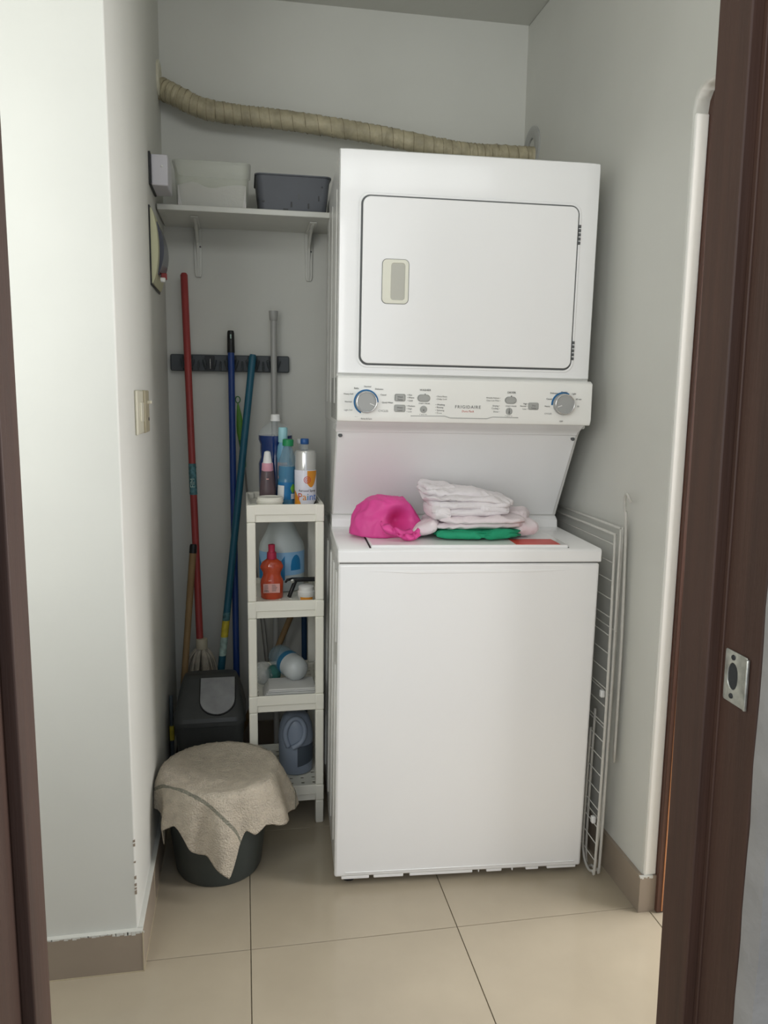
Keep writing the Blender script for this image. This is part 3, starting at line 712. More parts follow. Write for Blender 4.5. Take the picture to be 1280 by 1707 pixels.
# ------------------------------------------------------------------ wall shelf with brackets
SH = thing('wall_shelf', 'white wall shelf on two brackets in the left corner', 'shelf', (0.03, 2.80, 1.85))
sb = obj('board', bx(XL + 0.004, 0.312, 2.548, YB - 0.001, 1.852, 1.869), M['shelf'], SH, bevel=0.002); at(sb, SH)
def bracket(x):
    bm = bmesh.new()
    out = [(YB - 0.0005, 1.851), (2.62, 1.851), (2.62, 1.845), (2.70, 1.838), (2.775, 1.80), (2.790, 1.76), (2.7900, 1.70), (2.793, 1.694), (YB - 0.0005, 1.694)]
    prism(bm, out, x - 0.0045, x + 0.0045, 'x')
    prism(bm, [(x - 0.0115, 1.702), (x - 0.008, 1.692), (x + 0.008, 1.692), (x + 0.0115, 1.702), (x + 0.0145, 1.851), (x - 0.0145, 1.851)], YB - 0.009, YB - 0.0005, 'y')
    box(bm, x - 0.012, x + 0.012, 2.61, YB - 0.001, 1.847, 1.8515)
    b = obj('bracket', bm, M['shelf'], SH, bevel=0.0012); at(b, SH)
    for z in (1.705, 1.79):
        s = obj('screw', lt([(0.0001, 0), (0.0032, 0.0003), (0.0026, 0.0016), (0.0005, 0.0012)], seg=10), M['gasket'], b, smooth=True)
        s.location = (x + 0.0075 if z > 1.75 else x, YB - 0.009, z); s.rotation_euler = (PI/2, 0, 0)
bracket(-0.142); bracket(0.229)
# containers on the shelf
def tub_mesh(cx, cy, z0, wb, db, wt, dt, h, t=0.003, r=0.02, lip=0.006):
    bm = bmesh.new(); N = 28
    def loop(w_, d_, z, rr): return [bm.verts.new((cx + p[0], cy + p[1], z)) for p in rrect(0, 0, w_, d_, rr, 6)]
    L = [loop(wb, db, z0, r), loop(wt, dt, z0 + h - 0.004, r), loop(wt + 2*lip, dt + 2*lip, z0 + h - 0.004, r), loop(wt + 2*lip, dt + 2*lip, z0 + h, r), loop(wt - 2*t, dt - 2*t, z0 + h, r), loop(wb - 2*t, db - 2*t, z0 + t, r)]
    for a, b in zip(L, L[1:]):
        n = len(a)
        for i in range(n): bm.faces.new((a[i], a[(i+1) % n], b[(i+1) % n], b[i]))
    bm.faces.new(L[0][::-1]); bm.faces.new(L[-1])
    return bm
SB = thing('storage_bin', 'translucent pale storage bin with white contents at left end of wall shelf', 'container', (-0.085, 2.655, 1.8695))
at(obj('bin_body', tub_mesh(-0.085, 2.655, 1.8697, 0.212, 0.165, 0.226, 0.185, 0.132, lip=0.005), M['frost'], SB, smooth=True, auto=40), SB)
bm = bmesh.new(); NX, NY = 30, 12
g0 = []
for j in range(NY + 1):
    g0.append([])
    for i in range(NX + 1):
        u, v = i / NX, j / NY; x = -0.085 + (u - .5) * 0.204; y = 2.655 + (v - .5) * 0.156
        g0[-1].append(bm.verts.new((x, y, 1.8735 + 0.062 + 0.010 * nz(x*14, y*14, 2) + 0.006*math.sin(u*9))))
b0 = [[bm.verts.new((vv.co.x, vv.co.y, 1.8735)) for vv in row] for row in g0]
for j in range(NY):
    for i in range(NX):
        bm.faces.new((g0[j][i], g0[j][i+1], g0[j+1][i+1], g0[j+1][i])); bm.faces.new((b0[j][i], b0[j+1][i], b0[j+1][i+1], b0[j][i+1]))
for i in range(NX):
    bm.faces.new((g0[0][i], b0[0][i], b0[0][i+1], g0[0][i+1])); bm.faces.new((g0[NY][i], g0[NY][i+1], b0[NY][i+1], b0[NY][i]))
for j in range(NY):
    bm.faces.new((g0[j][0], g0[j+1][0], b0[j+1][0], b0[j][0])); bm.faces.new((g0[j][NX], b0[j][NX], b0[j+1][NX], g0[j+1][NX]))
wc = obj('cloth_contents', bm, M['whitecloth'], smooth=True, auto=50)
tag(wc, 'white folded cloth inside the translucent bin on the wall shelf', 'cloth')
GB = thing('basket', 'dark grey plastic basket with small slots at right end of wall shelf', 'basket', (0.163, 2.655, 1.8695))
at(obj('basket_body', tub_mesh(0.163, 2.655, 1.8697, 0.208, 0.165, 0.230, 0.185, 0.108, lip=0.004), M['basket'], GB, smooth=True, auto=40), GB)
for (x, z, w_, h_) in ((0.070, 1.897, .008, .004), (0.139, 1.876, .016, .005), (0.157, 1.892, .005, .017), (0.180, 1.918, .004, .020), (0.210, 1.889, .005, .016), (0.242, 1.914, .005, .018), (0.252, 1.946, .005, .005)):
    k = (z - 1.8697) / 0.108; yf = 2.655 - (0.165 + 0.020 * k) / 2 - 0.0008
    o = obj('slot', bx(x - w_/2, x + w_/2, yf, yf + 0.004, z - h_/2, z + h_/2), M['black'] if x != 0.180 else M['gasket'], GB); at(o, GB)

# ------------------------------------------------------------------ things on the left wall
JB = thing('wall_box', 'small white box on a dark backplate high on left wall', 'electrical box', (XL, 2.45, 1.92))
at(obj('backplate', bx(XL + 0.0002, XL + 0.006, 2.385, 2.535, 1.884, 1.972), M['black'], JB, bevel=0.001), JB)
at(obj('cover', bx(XL + 0.006, XL + 0.052, 2.395, 2.525, 1.884, 1.968), M['lilac'], JB, bevel=0.004, bseg=3), JB)
o = obj('indicator', lt([(0.0035, 0), (0.003, 0.002), (0.0005, 0.0026)], seg=12), M['whitecap'], JB, smooth=True); o.rotation_euler = (PI/2, 0, 0)
o.location = Vector((XL + 0.036, 2.395, 1.936)) - JB.location
BP = thing('breaker_panel', 'cream wall panel cover with dark curved window below the small white box', 'electrical panel', (XL, 2.46, 1.71))
at(obj('panel_base', bx(XL + 0.0002, XL + 0.004, 2.352, 2.585, 1.606, 1.822), M['black'], BP, bevel=0.001), BP)
bm = bmesh.new()
# bowed cover: outline in (x,z) bulging towards the room, extruded in y
o_ = [(XL + 0.004, 1.612)] + [(XL + 0.004 + 0.016 * math.sin(PI * k / 14) ** 0.7 + 0.003, 1.612 + 0.204 * k / 14) for k in range(15)] + [(XL + 0.004, 1.816)]
prism(bm, o_, 2.358, 2.575, 'y')
at(obj('cover', bm, M['cream'], BP, smooth=True, auto=35), BP)
bm = bmesh.new()
o_ = [(XL + 0.006 + 0.016 * math.sin(PI * (2 + k * 10/12) / 14) ** 0.7 + 0.0035 + 0.010 * math.sin(PI * k / 12), 1.612 + 0.204 * (2 + k * 10/12) / 14) for k in range(13)]
prism(bm, [(XL + 0.008, o_[0][1])] + o_ + [(XL + 0.008, o_[-1][1])], 2.40, 2.545, 'y')
wd = obj('window_lens', bm, mat('smoked_window', '#4a4d5a', 0.2, noise_amt=0.05), BP, smooth=True, auto=35); at(wd, BP)
at(obj('toggle', bx(XL + 0.022, XL + 0.038, 2.43, 2.445, 1.632, 1.650), M['redpole'], BP, bevel=0.002), BP)
at(obj('toggle', bx(XL + 0.022, XL + 0.036, 2.405, 2.420, 1.622, 1.634), M['whitecap'], BP, bevel=0.002), BP)
SW = thing('light_switch', 'ivory double light switch plate halfway up the left wall', 'light switch', (XL, 2.03, 1.255))
at(obj('switch_plate', bx(XL + 0.0002, XL + 0.007, 1.932, 2.045, 1.206, 1.312), M['switch'], SW, bevel=0.004, bseg=3), SW)
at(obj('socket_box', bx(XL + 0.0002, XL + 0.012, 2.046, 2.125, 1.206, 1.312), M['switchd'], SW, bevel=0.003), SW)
at(obj('rocker', bx(XL + 0.006, XL + 0.010, 1.985, 2.03, 1.235, 1.283), M['switch'], SW, bevel=0.002), SW)
at(obj('pin_slot', bx(XL + 0.0115, XL + 0.0125, 2.100, 2.116, 1.235, 1.243), M['dark'], SW), SW)
at(obj('plug', bx(XL + 0.010, XL + 0.022, 2.09, 2.105, 1.278, 1.286), M['switch'], SW, bevel=0.002), SW)

# ------------------------------------------------------------------ mop holder rail
RL = thing('mop_holder', 'charcoal wall rail with clips holding the mop and broom poles', 'tool holder', (-0.04, YB, 1.407))
bm = bmesh.new(); prism(bm, rrect(-0.0405, 1.407, 0.400, 0.056, 0.006, 4), 2.778, YB - 0.0005, 'y')
at(obj('rail_body', bm, M['rail'], RL, bevel=0.003), RL)
for x in (-0.183, -0.110, -0.037, 0.034, 0.105):
    at(obj('pole_slot', bx(x - 0.0165, x + 0.0165, 2.7765, 2.7795, 1.383, 1.431), M['black'], RL, bevel=0.001), RL)
    for s in (-1, 1):
        o = obj('grip_roller', lt([(0.004, 0), (0.0055, 0.002), (0.0055, 0.030), (0.004, 0.032)], seg=14), M['rail'], RL, smooth=True, auto=40)
        o.rotation_euler = (0.5, s * 0.25, 0); o.location = Vector((x + s * 0.0125, 2.774, 1.391)) - RL.location
for x in (-0.146, -0.074, -0.001, 0.070):
    bm = bmesh.new(); tube(bm, spline([(x, 2.777, 1.412), (x, 2.768, 1.408), (x, 2.760, 1.398), (x, 2.758, 1.388), (x, 2.752, 1.384), (x, 2.748, 1.392)], 4), 0.0028, 8)
    at(obj('hook', bm, M['rail'], RL, smooth=True), RL)
o = obj('metal_hook', tb([(-0.108, 2.776, 1.424), (-0.108, 2.765, 1.418), (-0.108, 2.762, 1.395), (-0.108, 2.768, 1.388)], 0.0015, 8), M['chrome'], RL, smooth=True); at(o, RL)

# ------------------------------------------------------------------ poles and long tools in the corner
def seg_pt(a, b, t): return Vector(a).lerp(Vector(b), t)
A_, B_ = (-0.156, 2.640, 0.470), (-0.187, 2.752, 1.697)
MP = thing('string_mop', 'red-handled string mop leaning behind the swing-lid bin in the corner', 'mop', (-0.156, 2.640, 0.0))
bm = bmesh.new(); tube(bm, [A_, seg_pt(A_, B_, 0.995), B_], [0.0118, 0.0118, 0.008], 16)
at(obj('handle', bm, M['redpole'], MP, smooth=True, auto=50), MP)
a, b = seg_pt(A_, B_, 0.405), seg_pt(A_, B_, 0.490)
bm = bmesh.new(); n = 24; rings = []
for i in range(n + 1):
    p = a.lerp(b, i / n); rings.append([bm.verts.new(p + Vector((math.cos(k*PI/8), math.sin(k*PI/8), 0)) * (0.0124 + 0.0022 * max(0, nz(k*.9, i*.5, 3)))) for k in range(16)])
for r0, r1 in zip(rings, rings[1:]):
    for k in range(16): bm.faces.new((r0[k], r0[(k+1) % 16], r1[(k+1) % 16], r1[k]))
lb = obj('peeling_label', bm, M['foil'], MP, smooth=True); at(lb, MP)
bm = bmesh.new()
text_mesh(bm, 'FIM', 0, 0, 0.021, 0, 0, 'LEFT', mtx=Matrix.Translation(seg_pt(A_, B_, 0.425) + Vector((0.006, -0.0150, 0))) @ Matrix.Rotation(PI/2, 4, 'Y').inverted())
at(obj('label_lettering', bm, M['palefoil'], MP), MP)
o = obj('collar', lt([(0.016, -0.028), (0.0195, -0.026), (0.0195, 0.004), (0.018, 0.008), (0.0125, 0.010)], seg=20), M['mopcollar'], MP, smooth=True, auto=40)
o.location = Vector((-0.150, 2.638, 0.470)) - MP.location; 
bm = bmesh.new()
for k in range(46):
    a = 2*PI*random.random(); r0 = 0.013 * math.sqrt(random.random()); sp = random.uniform(0.02, 0.055)
    x0, y0 = -0.150 + r0 * math.cos(a), 2.638 + r0 * math.sin(a)
    dx, dy = sp * math.cos(a), sp * math.sin(a) * 0.6
    if dy < -0.02: dy = -0.02
    zb = random.uniform(0.012, 0.06)
    pts = [(x0, y0, 0.447), (x0 + dx*.6, y0 + dy*.6, 0.41), (x0 + dx*.95, y0 + dy*.9, 0.33), (x0 + dx + random.uniform(-.015, .015), y0 + dy, 0.2), (x0 + dx*.8 + random.uniform(-.015, .015), y0 + dy, zb)]
    tube(bm, spline(pts, 4), 0.0033, 5)
at(obj('strings', bm, M['string'], MP, smooth=True), MP); MP.children[-1]['kind'] = 'stuff'

bm = bmesh.new(); P0, P1 = (-0.0345, 2.640, 0.030), (-0.038, 2.752, 1.445)
BR = thing('broom', 'blue broom pole with black grip, first pole right of the red mop', 'broom', (-0.0345, 2.64, 0))
tube(bm, [P0, P1], 0.0112, 16)
at(obj('handle', bm, M['bluepole'], BR, smooth=True, auto=50), BR)
bm = bmesh.new(); d_ = (Vector(P1) - Vector(P0)).normalized(); p = Vector(P1)
tube(bm, [p - d_*0.004, p, p + d_*0.062, p + d_*0.070], [0.0124, 0.0128, 0.0118, 0.010], 16)
at(obj('grip', bm, M['black'], BR, smooth=True, auto=50), BR)
at(obj('hang_hole', bx(-0.0405, -0.0355, 2.740, 2.746, 1.488, 1.502), M['palefoil'], BR, bevel=0.001), BR)
bm = bmesh.new(); box(bm, -0.095, 0.015, 2.612, 2.648, 0.020, 0.045); at(obj('brush_block', bm, M['bluepole'], BR, bevel=0.004), BR)
bm = bmesh.new(); box(bm, -0.094, 0.013, 2.610, 2.650, 0.0, 0.021); at(obj('bristles', bm, M['black'], BR), BR)

TPt = thing('teal_pole', 'teal pole with a yellow peeling sticker, leaning across the blue broom pole', 'pole', (-0.135, 2.60, 0))
P0, P1 = Vector((-0.128, 2.600, 0.004)), Vector((0.0335, 2.730, 1.424))
bm = bmesh.new(); tube(bm, [P0, P1], 0.0122, 16); at(obj('shaft', bm, M['tealpole'], TPt, smooth=True, auto=50), TPt)
bm = bmesh.new(); tube(bm, [P1 - (P1-P0)*0.004, P1, P1 + Vector((0.0015, 0.001, 0.012))], [0.0132, 0.0134, 0.010], 16); at(obj('end_cap', bm, M['tealpole'], TPt, smooth=True, auto=50), TPt)
def sleeve(p0, p1, t0, t1, r, amp, seed, m, name, par):
    bm = bmesh.new(); n = 18; rings = []
    for i in range(n + 1):
        p = p0.lerp(p1, t0 + (t1-t0)*i/n); rings.append([bm.verts.new(p + Vector((math.cos(k*PI/8), math.sin(k*PI/8), 0)) * (r + amp * max(0, nz(k*.9 + seed, i*.5, 3)))) for k in range(16)])
    for r0, r1 in zip(rings, rings[1:]):
        for k in range(16): bm.faces.new((r0[k], r0[(k+1) % 16], r1[(k+1) % 16], r1[k]))
    at(obj(name, bm, m, par, smooth=True), par)
sleeve(P0, P1, 0.335, 0.375, 0.0126, 0.0012, 1, M['yellow'], 'yellow_sticker', TPt)
sleeve(P0, P1, 0.375, 0.395, 0.0125, 0.0010, 4, M['foil'], 'peeling_label', TPt)
sleeve(P0, P1, 0.290, 0.335, 0.0125, 0.0012, 2, M['palefoil'], 'pale_label', TPt)

GP = thing('grey_pole', 'pale grey pole with a wide cap at the right end of the holder rail', 'pole', (0.103, 2.70, 0))
P0, P1 = Vector((0.103, 2.690, 0.0)), Vector((0.1055, 2.750, 1.550))
bm = bmesh.new(); tube(bm, [P0, P1], 0.0105, 16); at(obj('shaft', bm, M['greypole'], GP, smooth=True, auto=50), GP)
bm = bmesh.new(); tube(bm, [P1, P1 + Vector((0, 0, 0.004)), P1 + Vector((0, 0, 0.030)), P1 + Vector((0, 0, 0.034))], [0.010, 0.0135, 0.0155, 0.0155], 16); at(obj('end_cap', bm, M['greypole'], GP, smooth=True, auto=50), GP)

FS = thing('fly_swatter', 'green-handled fly swatter on a thin wire, hanging between the blue and teal poles', 'fly swatter', (-0.015, 2.78, 1.15))
bm = bmesh.new(); prof = [(0.0006, 1.275), (0.004, 1.262), (0.0085, 1.23), (0.0125, 1.195), (0.0135, 1.17), (0.011, 1.145)]
prev = None; rings = []
for r, z in prof:
    cx = -0.018 + (1.275 - z) * 0.085; rings.append([bm.verts.new((cx + r*math.cos(k*PI/8), 2.786 + 0.45*r*math.sin(k*PI/8), z)) for k in range(16)])
for r0, r1 in zip(rings, rings[1:]):
    for k in range(16): bm.faces.new((r0[k], r0[(k+1) % 16], r1[(k+1) % 16], r1[k]))
bm.faces.new(rings[0][::-1]); bm.faces.new(rings[-1])
at(obj('handle', bm, M['green'], FS, smooth=True, auto=50), FS)
bm = bmesh.new(); rings = []
for r, z in [(0.011, 1.146), (0.010, 1.12), (0.0075, 1.085), (0.004, 1.055), (0.002, 1.048)]:
    cx = -0.018 + (1.275 - z) * 0.085 + (1.146 - z) * 0.03; rings.append([bm.verts.new((cx + r*math.cos(k*PI/8), 2.786 + 0.45*r*math.sin(k*PI/8), z)) for k in range(16)])
for r0, r1 in zip(rings, rings[1:]):
    for k in range(16): bm.faces.new((r0[k], r0[(k+1) % 16], r1[(k+1) % 16], r1[k]))
bm.faces.new(rings[0][::-1]); bm.faces.new(rings[-1])
at(obj('handle_base', bm, M['dgreen'], FS, smooth=True, auto=50), FS)
bm = bmesh.new(); tube(bm, [(-0.018 + 0.008*math.cos(a), 2.788, 1.284 + 0.011*math.sin(a)) for a in [2*PI*i/20 for i in range(20)]], 0.0016, 8, closed=True)
at(obj('hanging_loop', bm, M['dgreen'], FS, smooth=True), FS)
for s in (0, 1):
    bm = bmesh.new(); tube(bm, spline([(0.002 + s*0.002, 2.788, 1.052), (0.010 + s*0.004, 2.788, 0.93), (0.030 + s*0.006, 2.788, 0.70), (0.053 + s*0.012, 2.787, 0.49), (0.066 + s*0.012, 2.786, 0.35), (0.082 + s * 0.006, 2.785, 0.20)], 4), 0.0019, 8)
    at(obj('wire_shaft', bm, mat('grey_wire', '#8a8580', 0.5), FS, smooth=True), FS)

WB = thing('hand_broom', 'bare wooden stick with a black tip beside the lower half of the red mop handle', 'broom', (-0.20, 2.60, 0))
P0, P1 = Vector((-0.2095, 2.585, 0.33)), Vector((-0.1725, 2.640, 0.775))
bm = bmesh.new(); tube(bm, [P0, P1], [0.0105, 0.0115], 16); at(obj('handle', bm, M['tan'], WB, smooth=True, auto=50), WB)
bm = bmesh.new(); tube(bm, [P1, P1 + (P1-P0).normalized()*0.024, P1 + (P1-P0).normalized()*0.030], [0.0122, 0.0122, 0.010], 16); at(obj('tip', bm, M['black'], WB, smooth=True, auto=50), WB)
bm = bmesh.new()
for k in range(30):
    a = random.uniform(-0.016, 0.016); tube(bm, [(-0.209 + a*.3, 2.585 + a*.3, 0.335), (-0.209 + a, 2.585 + a*.6, 0.18), (-0.209 + a*1.6, 2.585 + a, 0.004)], 0.0022, 5)
o = obj('bristles', bm, M['string'], WB, smooth=True); at(o, WB); o['kind'] = 'stuff'
YT = thing('yellow_tipped_stick', 'thin dark stick with a yellow band standing between bin and left wall', 'stick', (-0.2335, 2.44, 0))
P0, P1 = Vector((-0.2333, 2.400, 0.0)), Vector((-0.2435, 2.500, 0.335))
bm = bmesh.new(); tube(bm, [P0, P1], 0.0062, 12); at(obj('shaft', bm, mat('slate_stick', '#4e565a', 0.5), YT, smooth=True, auto=50), YT)
sleeve(P0, P1, 0.60, 0.73, 0.0078, 0.0, 2, M['yellow'], 'yellow_band', YT)
WS = obj('wooden_stick', tb([(-0.068, 2.672, 0.010), (0.090, 2.682, 0.375), (0.186, 2.700, 0.598)], [0.0105]*3, 14), M['tan'], smooth=True, auto=50)
tag(WS, 'bare wooden stick leaning diagonally behind the white rack', 'stick')
BS = obj('short_blue_pole', tb([(0.2065, 2.730, 0.0), (0.2080, 2.765, 0.60)], 0.0100, 14), mat('navy_pole', '#24466a', 0.4), smooth=True, auto=50)
tag(BS, 'short dark blue pole standing upright behind the white rack', 'pole')

# ------------------------------------------------------------------ swing-lid bin
BN = thing('trash_bin', 'dark grey bin with a pale swing flap behind the cloth-covered bucket', 'trash bin', (-0.113, 2.42, 0))
X0, X1, Y0b, Y1b = -0.226, -0.006, 2.345, 2.560
bm = bmesh.new()
def loopz(w_, d_, z, r, cx=-0.116, cy=2.4525): return [bm.verts.new((cx + p[0], cy + p[1], z)) for p in rrect(0, 0, w_, d_, r, 6)]
L = [loopz(0.170, 0.165, 0.0, 0.03), loopz(0.214, 0.208, 0.285, 0.035), loopz(0.222, 0.216, 0.287, 0.037), loopz(0.222, 0.216, 0.300, 0.037)]
for a, b in zip(L, L[1:]):
    for i in range(len(a)): bm.faces.new((a[i], a[(i+1) % len(a)], b[(i+1) % len(a)], b[i]))
bm.faces.new(L[0][::-1]); bm.faces.new(L[-1])
at(obj('bin_body', bm, M['bin'], BN, smooth=True, auto=40), BN)
bm = bmesh.new()
L = []
for k, (w_, d0, d1, z) in enumerate([(0.220, 2.346, 2.560, 0.300), (0.216, 2.350, 2.560, 0.312), (0.202, 2.397, 2.558, 0.345), (0.182, 2.444, 2.552, 0.378), (0.166, 2.472, 2.545, 0.3975), (0.16, 2.480, 2.535, 0.400)]):
    L.append([bm.verts.new((-0.116 + p[0], (d0+d1)/2 + p[1], z)) for p in rrect(0, 0, w_, d1 - d0, 0.033 if k < 4 else 0.028, 6)])
for a, b in zip(L, L[1:]):
    for i in range(len(a)): bm.faces.new((a[i], a[(i+1) % len(a)], b[(i+1) % len(a)], b[i]))
bm.faces.new(L[0][::-1]); bm.faces.new(L[-1])
lidb = obj('dome_lid', bm, M['bin'], BN, smooth=True, auto=35); at(lidb, BN)
# flap: U-shaped panel on the sloping front of the dome
def flap_mesh(w_, h_, dep, off):
    bm = bmesh.new(); pts = []
    n = 16
    pts.append((-w_/2, h_)); 
    for i in range(n + 1):
        a = PI + PI * i / n; pts.append((w_/2 * math.cos(a), w_/2 * 1.0 + w_/2 * math.sin(a)))
    pts.append((w_/2, h_))
    prism(bm, pts, -dep, 0, 'z')
    return bm
sl = math.atan2(0.088, 0.125)
for (w_, h_, dep, m, nm, off) in ((0.114, 0.138, 0.0035, M['black'], 'flap_gap', 0.0012), (0.107, 0.135, 0.0045, M['binflap'], 'swing_flap', 0.0036)):
    o = obj(nm, flap_mesh(w_, h_, dep, 0), m, lidb, bevel=0.001 if nm == 'swing_flap' else 0)
    nrm = Vector((0, -math.sin(sl), math.cos(sl)))
    base = Vector((-0.092, 2.356, 0.3165)) + nrm * (off + 0.002) + Vector((0, math.cos(sl), math.sin(sl))) * (0.0035 if nm == 'swing_flap' else 0)
    o.rotation_euler = (sl, 0, 0); o.location = base

# ------------------------------------------------------------------ bucket with cloth over it
BK = thing('bucket', 'dark grey round bucket standing on the floor under a beige cloth', 'bucket', (-0.083, 2.075, 0))
bm = bmesh.new(); lathe(bm, [(0.095, 0.0), (0.112, 0.002), (0.117, 0.012), (0.148, 0.270), (0.155, 0.272), (0.156, 0.284), (0.146, 0.284), (0.144, 0.268), (0.110, 0.010), (0.05, 0.008)], seg=48)
obj('bucket_body', bm, M['bucket'], BK, smooth=True, auto=40)
bm = bmesh.new(); RB = 0.158; NS, NT = 70, 240
def ang(a, b): 
    d = (a - b + PI) % (2*PI) - PI; return d
verts = []; uvs = {}
for i in range(NT):
    th = 2*PI*i/NT           # 0 = +x, -pi/2 = towards the camera
    f = lambda c, w_: math.exp(-(ang(th, math.radians(c)) / math.radians(w_))**2)
    tri = lambda c, wl, wr: max(0.0, 1 - (lambda q: (-q / math.radians(wl)) if q < 0 else q / math.radians(wr))(ang(th, math.radians(c))))
    D_ = 0.080 + 0.140 * tri(-82, 46, 17) + 0.020 * f(-112, 9) + 0.028 * f(-60, 9) + 0.046 * f(-30, 26) + 0.03 * f(0, 16) + 0.022 * f(-140, 9) + 0.085 * f(-150, 5) + 0.03 * f(90, 40)
    D_ += 0.004 * noise.noise(Vector((math.cos(th)*16, math.sin(th)*16, 3)))
    D_ += 0.006 * noise.noise(Vector((math.cos(th)*5, math.sin(th)*5, 1)))
    row = []
    for j in range(NS + 1):
        s = j / NS; rho = s * (RB + D_)
        if rho < RB:
            k = rho / RB; r = rho
            z = 0.290 - 0.020 * (1 - k**2.2) + 0.0035 * nz(math.cos(th)*k*3, math.sin(th)*k*3, 4) + 0.0016 * nz(math.cos(th)*k*9, math.sin(th)*k*9, 7)
            z -= 0.006 * max(0, k - 0.93) / 0.07
        else:
            d = rho - RB; bend = min(1, d / 0.02)
            fold = (0.75 * math.sin(th * 8 + 0.8) + 0.65 * math.sin(th * 13 + 2.2) + 0.35 * noise.noise(Vector((math.cos(th)*6, math.sin(th)*6, 9)))) 
            out = 0.006 * bend + (0.012 * fold + 0.010) * min(1, d / 0.09) + 0.05 * d * 0.4
            r = RB + max(0.001, out) + 0.25 * d * f(-12, 26)
            z = 0.286 - d * 0.965 + 0.001 * nz(th*8, d*60, 2)
        x = -0.078 + r * math.cos(th); y = 2.075 + r * math.sin(th)
        x = max(x, XL + 0.005)
        if z < 0.105: x = max(x, XBL + 0.003)
        v = bm.verts.new((x - BK.location.x, y - BK.location.y, max(z, 0.012))); row.append(v); uvs[v] = (rho * math.cos(th), rho * math.sin(th))
    verts.append(row)
for i in range(NT):
    a, b = verts[i], verts[(i+1) % NT]
    for j in range(NS):
        bm.faces.new((a[j], a[j+1], b[j+1], b[j]))
uvl = bm.loops.layers.uv.new('UVMap')
for f_ in bm.faces:
    for l in f_.loops: l[uvl].uv = uvs[l.vert]
bmesh.ops.remove_doubles(bm, verts=[r[0] for r in verts], dist=1e-5)
tc_ = obj('terry_cloth', bm, M['towel'], smooth=True); tc_.location = BK.location
md = tc_.modifiers.new('Solidify', 'SOLIDIFY'); md.thickness = 0.0028; md.offset = 1
tag(tc_, 'beige terry cloth with a grey woven stripe draped over the dark bucket', 'cloth')

# ------------------------------------------------------------------ narrow white rack
RK = thing('storage_rack', 'narrow four-tier ivory plastic rack between the poles and the washer', 'shelving rack', (0.1155, 2.385, 0))
RX0, RX1, RY0, RY1 = 0.005, 0.2275, 2.238, 2.545
FLs = [0.108, 0.400, 0.690, 0.975]     # shelf floor heights (rim is 0.018 higher)
for (x, y) in ((RX0, RY0), (RX1 - 0.026, RY0), (RX0, RY1 - 0.026), (RX1 - 0.026, RY1 - 0.026)):
    bm = bmesh.new()
    prev = 0.0
    for z in [f + 0.018 for f in FLs]:
        box(bm, x + 0.0006, x + 0.0254, y + 0.0006, y + 0.0254, prev, z - 0.052)
        box(bm, x, x + 0.026, y, y + 0.026, z - 0.052, z - 0.0008); prev = z - 0.0008
    p = obj('post', bm, M['rack'], RK, bevel=0.004, bseg=3); at(p, RK)
for fz in FLs:
    bm = bmesh.new(); rim = fz + 0.018
    # upper rail of the tray, stepped inner apron below
    for (a0, a1, b0_, b1_) in ((RX0 + .022, RX1 - .022, RY0 + .001, RY0 + .006), (RX0 + .022, RX1 - .022, RY1 - .006, RY1 - .001), (RX0 + .001, RX0 + .006, RY0 + .022, RY1 - .022), (RX1 - .006, RX1 - .001, RY0 + .022, RY1 - .022)):
        box(bm, a0, a1, b0_, b1_, rim - 0.030, rim)
    for (a0, a1, b0_, b1_) in ((RX0 + .024, RX1 - .024, RY0 + .006, RY0 + .010), (RX0 + .024, RX1 - .024, RY1 - .010, RY1 - .006), (RX0 + .006, RX0 + .010, RY0 + .024, RY1 - .024), (RX1 - .010, RX1 - .006, RY0 + .024, RY1 - .024)):
        box(bm, a0, a1, b0_, b1_, rim - 0.052, rim - 0.004)
    # perforated floor: grid of strips
    holes_x = 6; holes_y = 9; x_a, x_b, y_a, y_b = RX0 + .008, RX1 - .008, RY0 + .008, RY1 - .008
    cwx = (x_b - x_a) / holes_x; cwy = (y_b - y_a) / holes_y; hw = 0.0045
    for i in range(holes_y + 1):
        yy0 = y_a + (i - .5) * cwy + hw if i else y_a; yy1 = y_a + (i + .5) * cwy - hw if i < holes_y else y_b
        box(bm, x_a, x_b, yy0, yy1, fz - 0.003, fz)
    for i in range(holes_x + 1):
        xx0 = x_a + (i - .5) * cwx + hw if i else x_a; xx1 = x_a + (i + .5) * cwx - hw if i < holes_x else x_b
        box(bm, xx0, xx1, y_a, y_b, fz - 0.0031, fz - 0.0001)
    o = obj('tray', bm, M['rack'], RK, bevel=0.0012); at(o, RK)

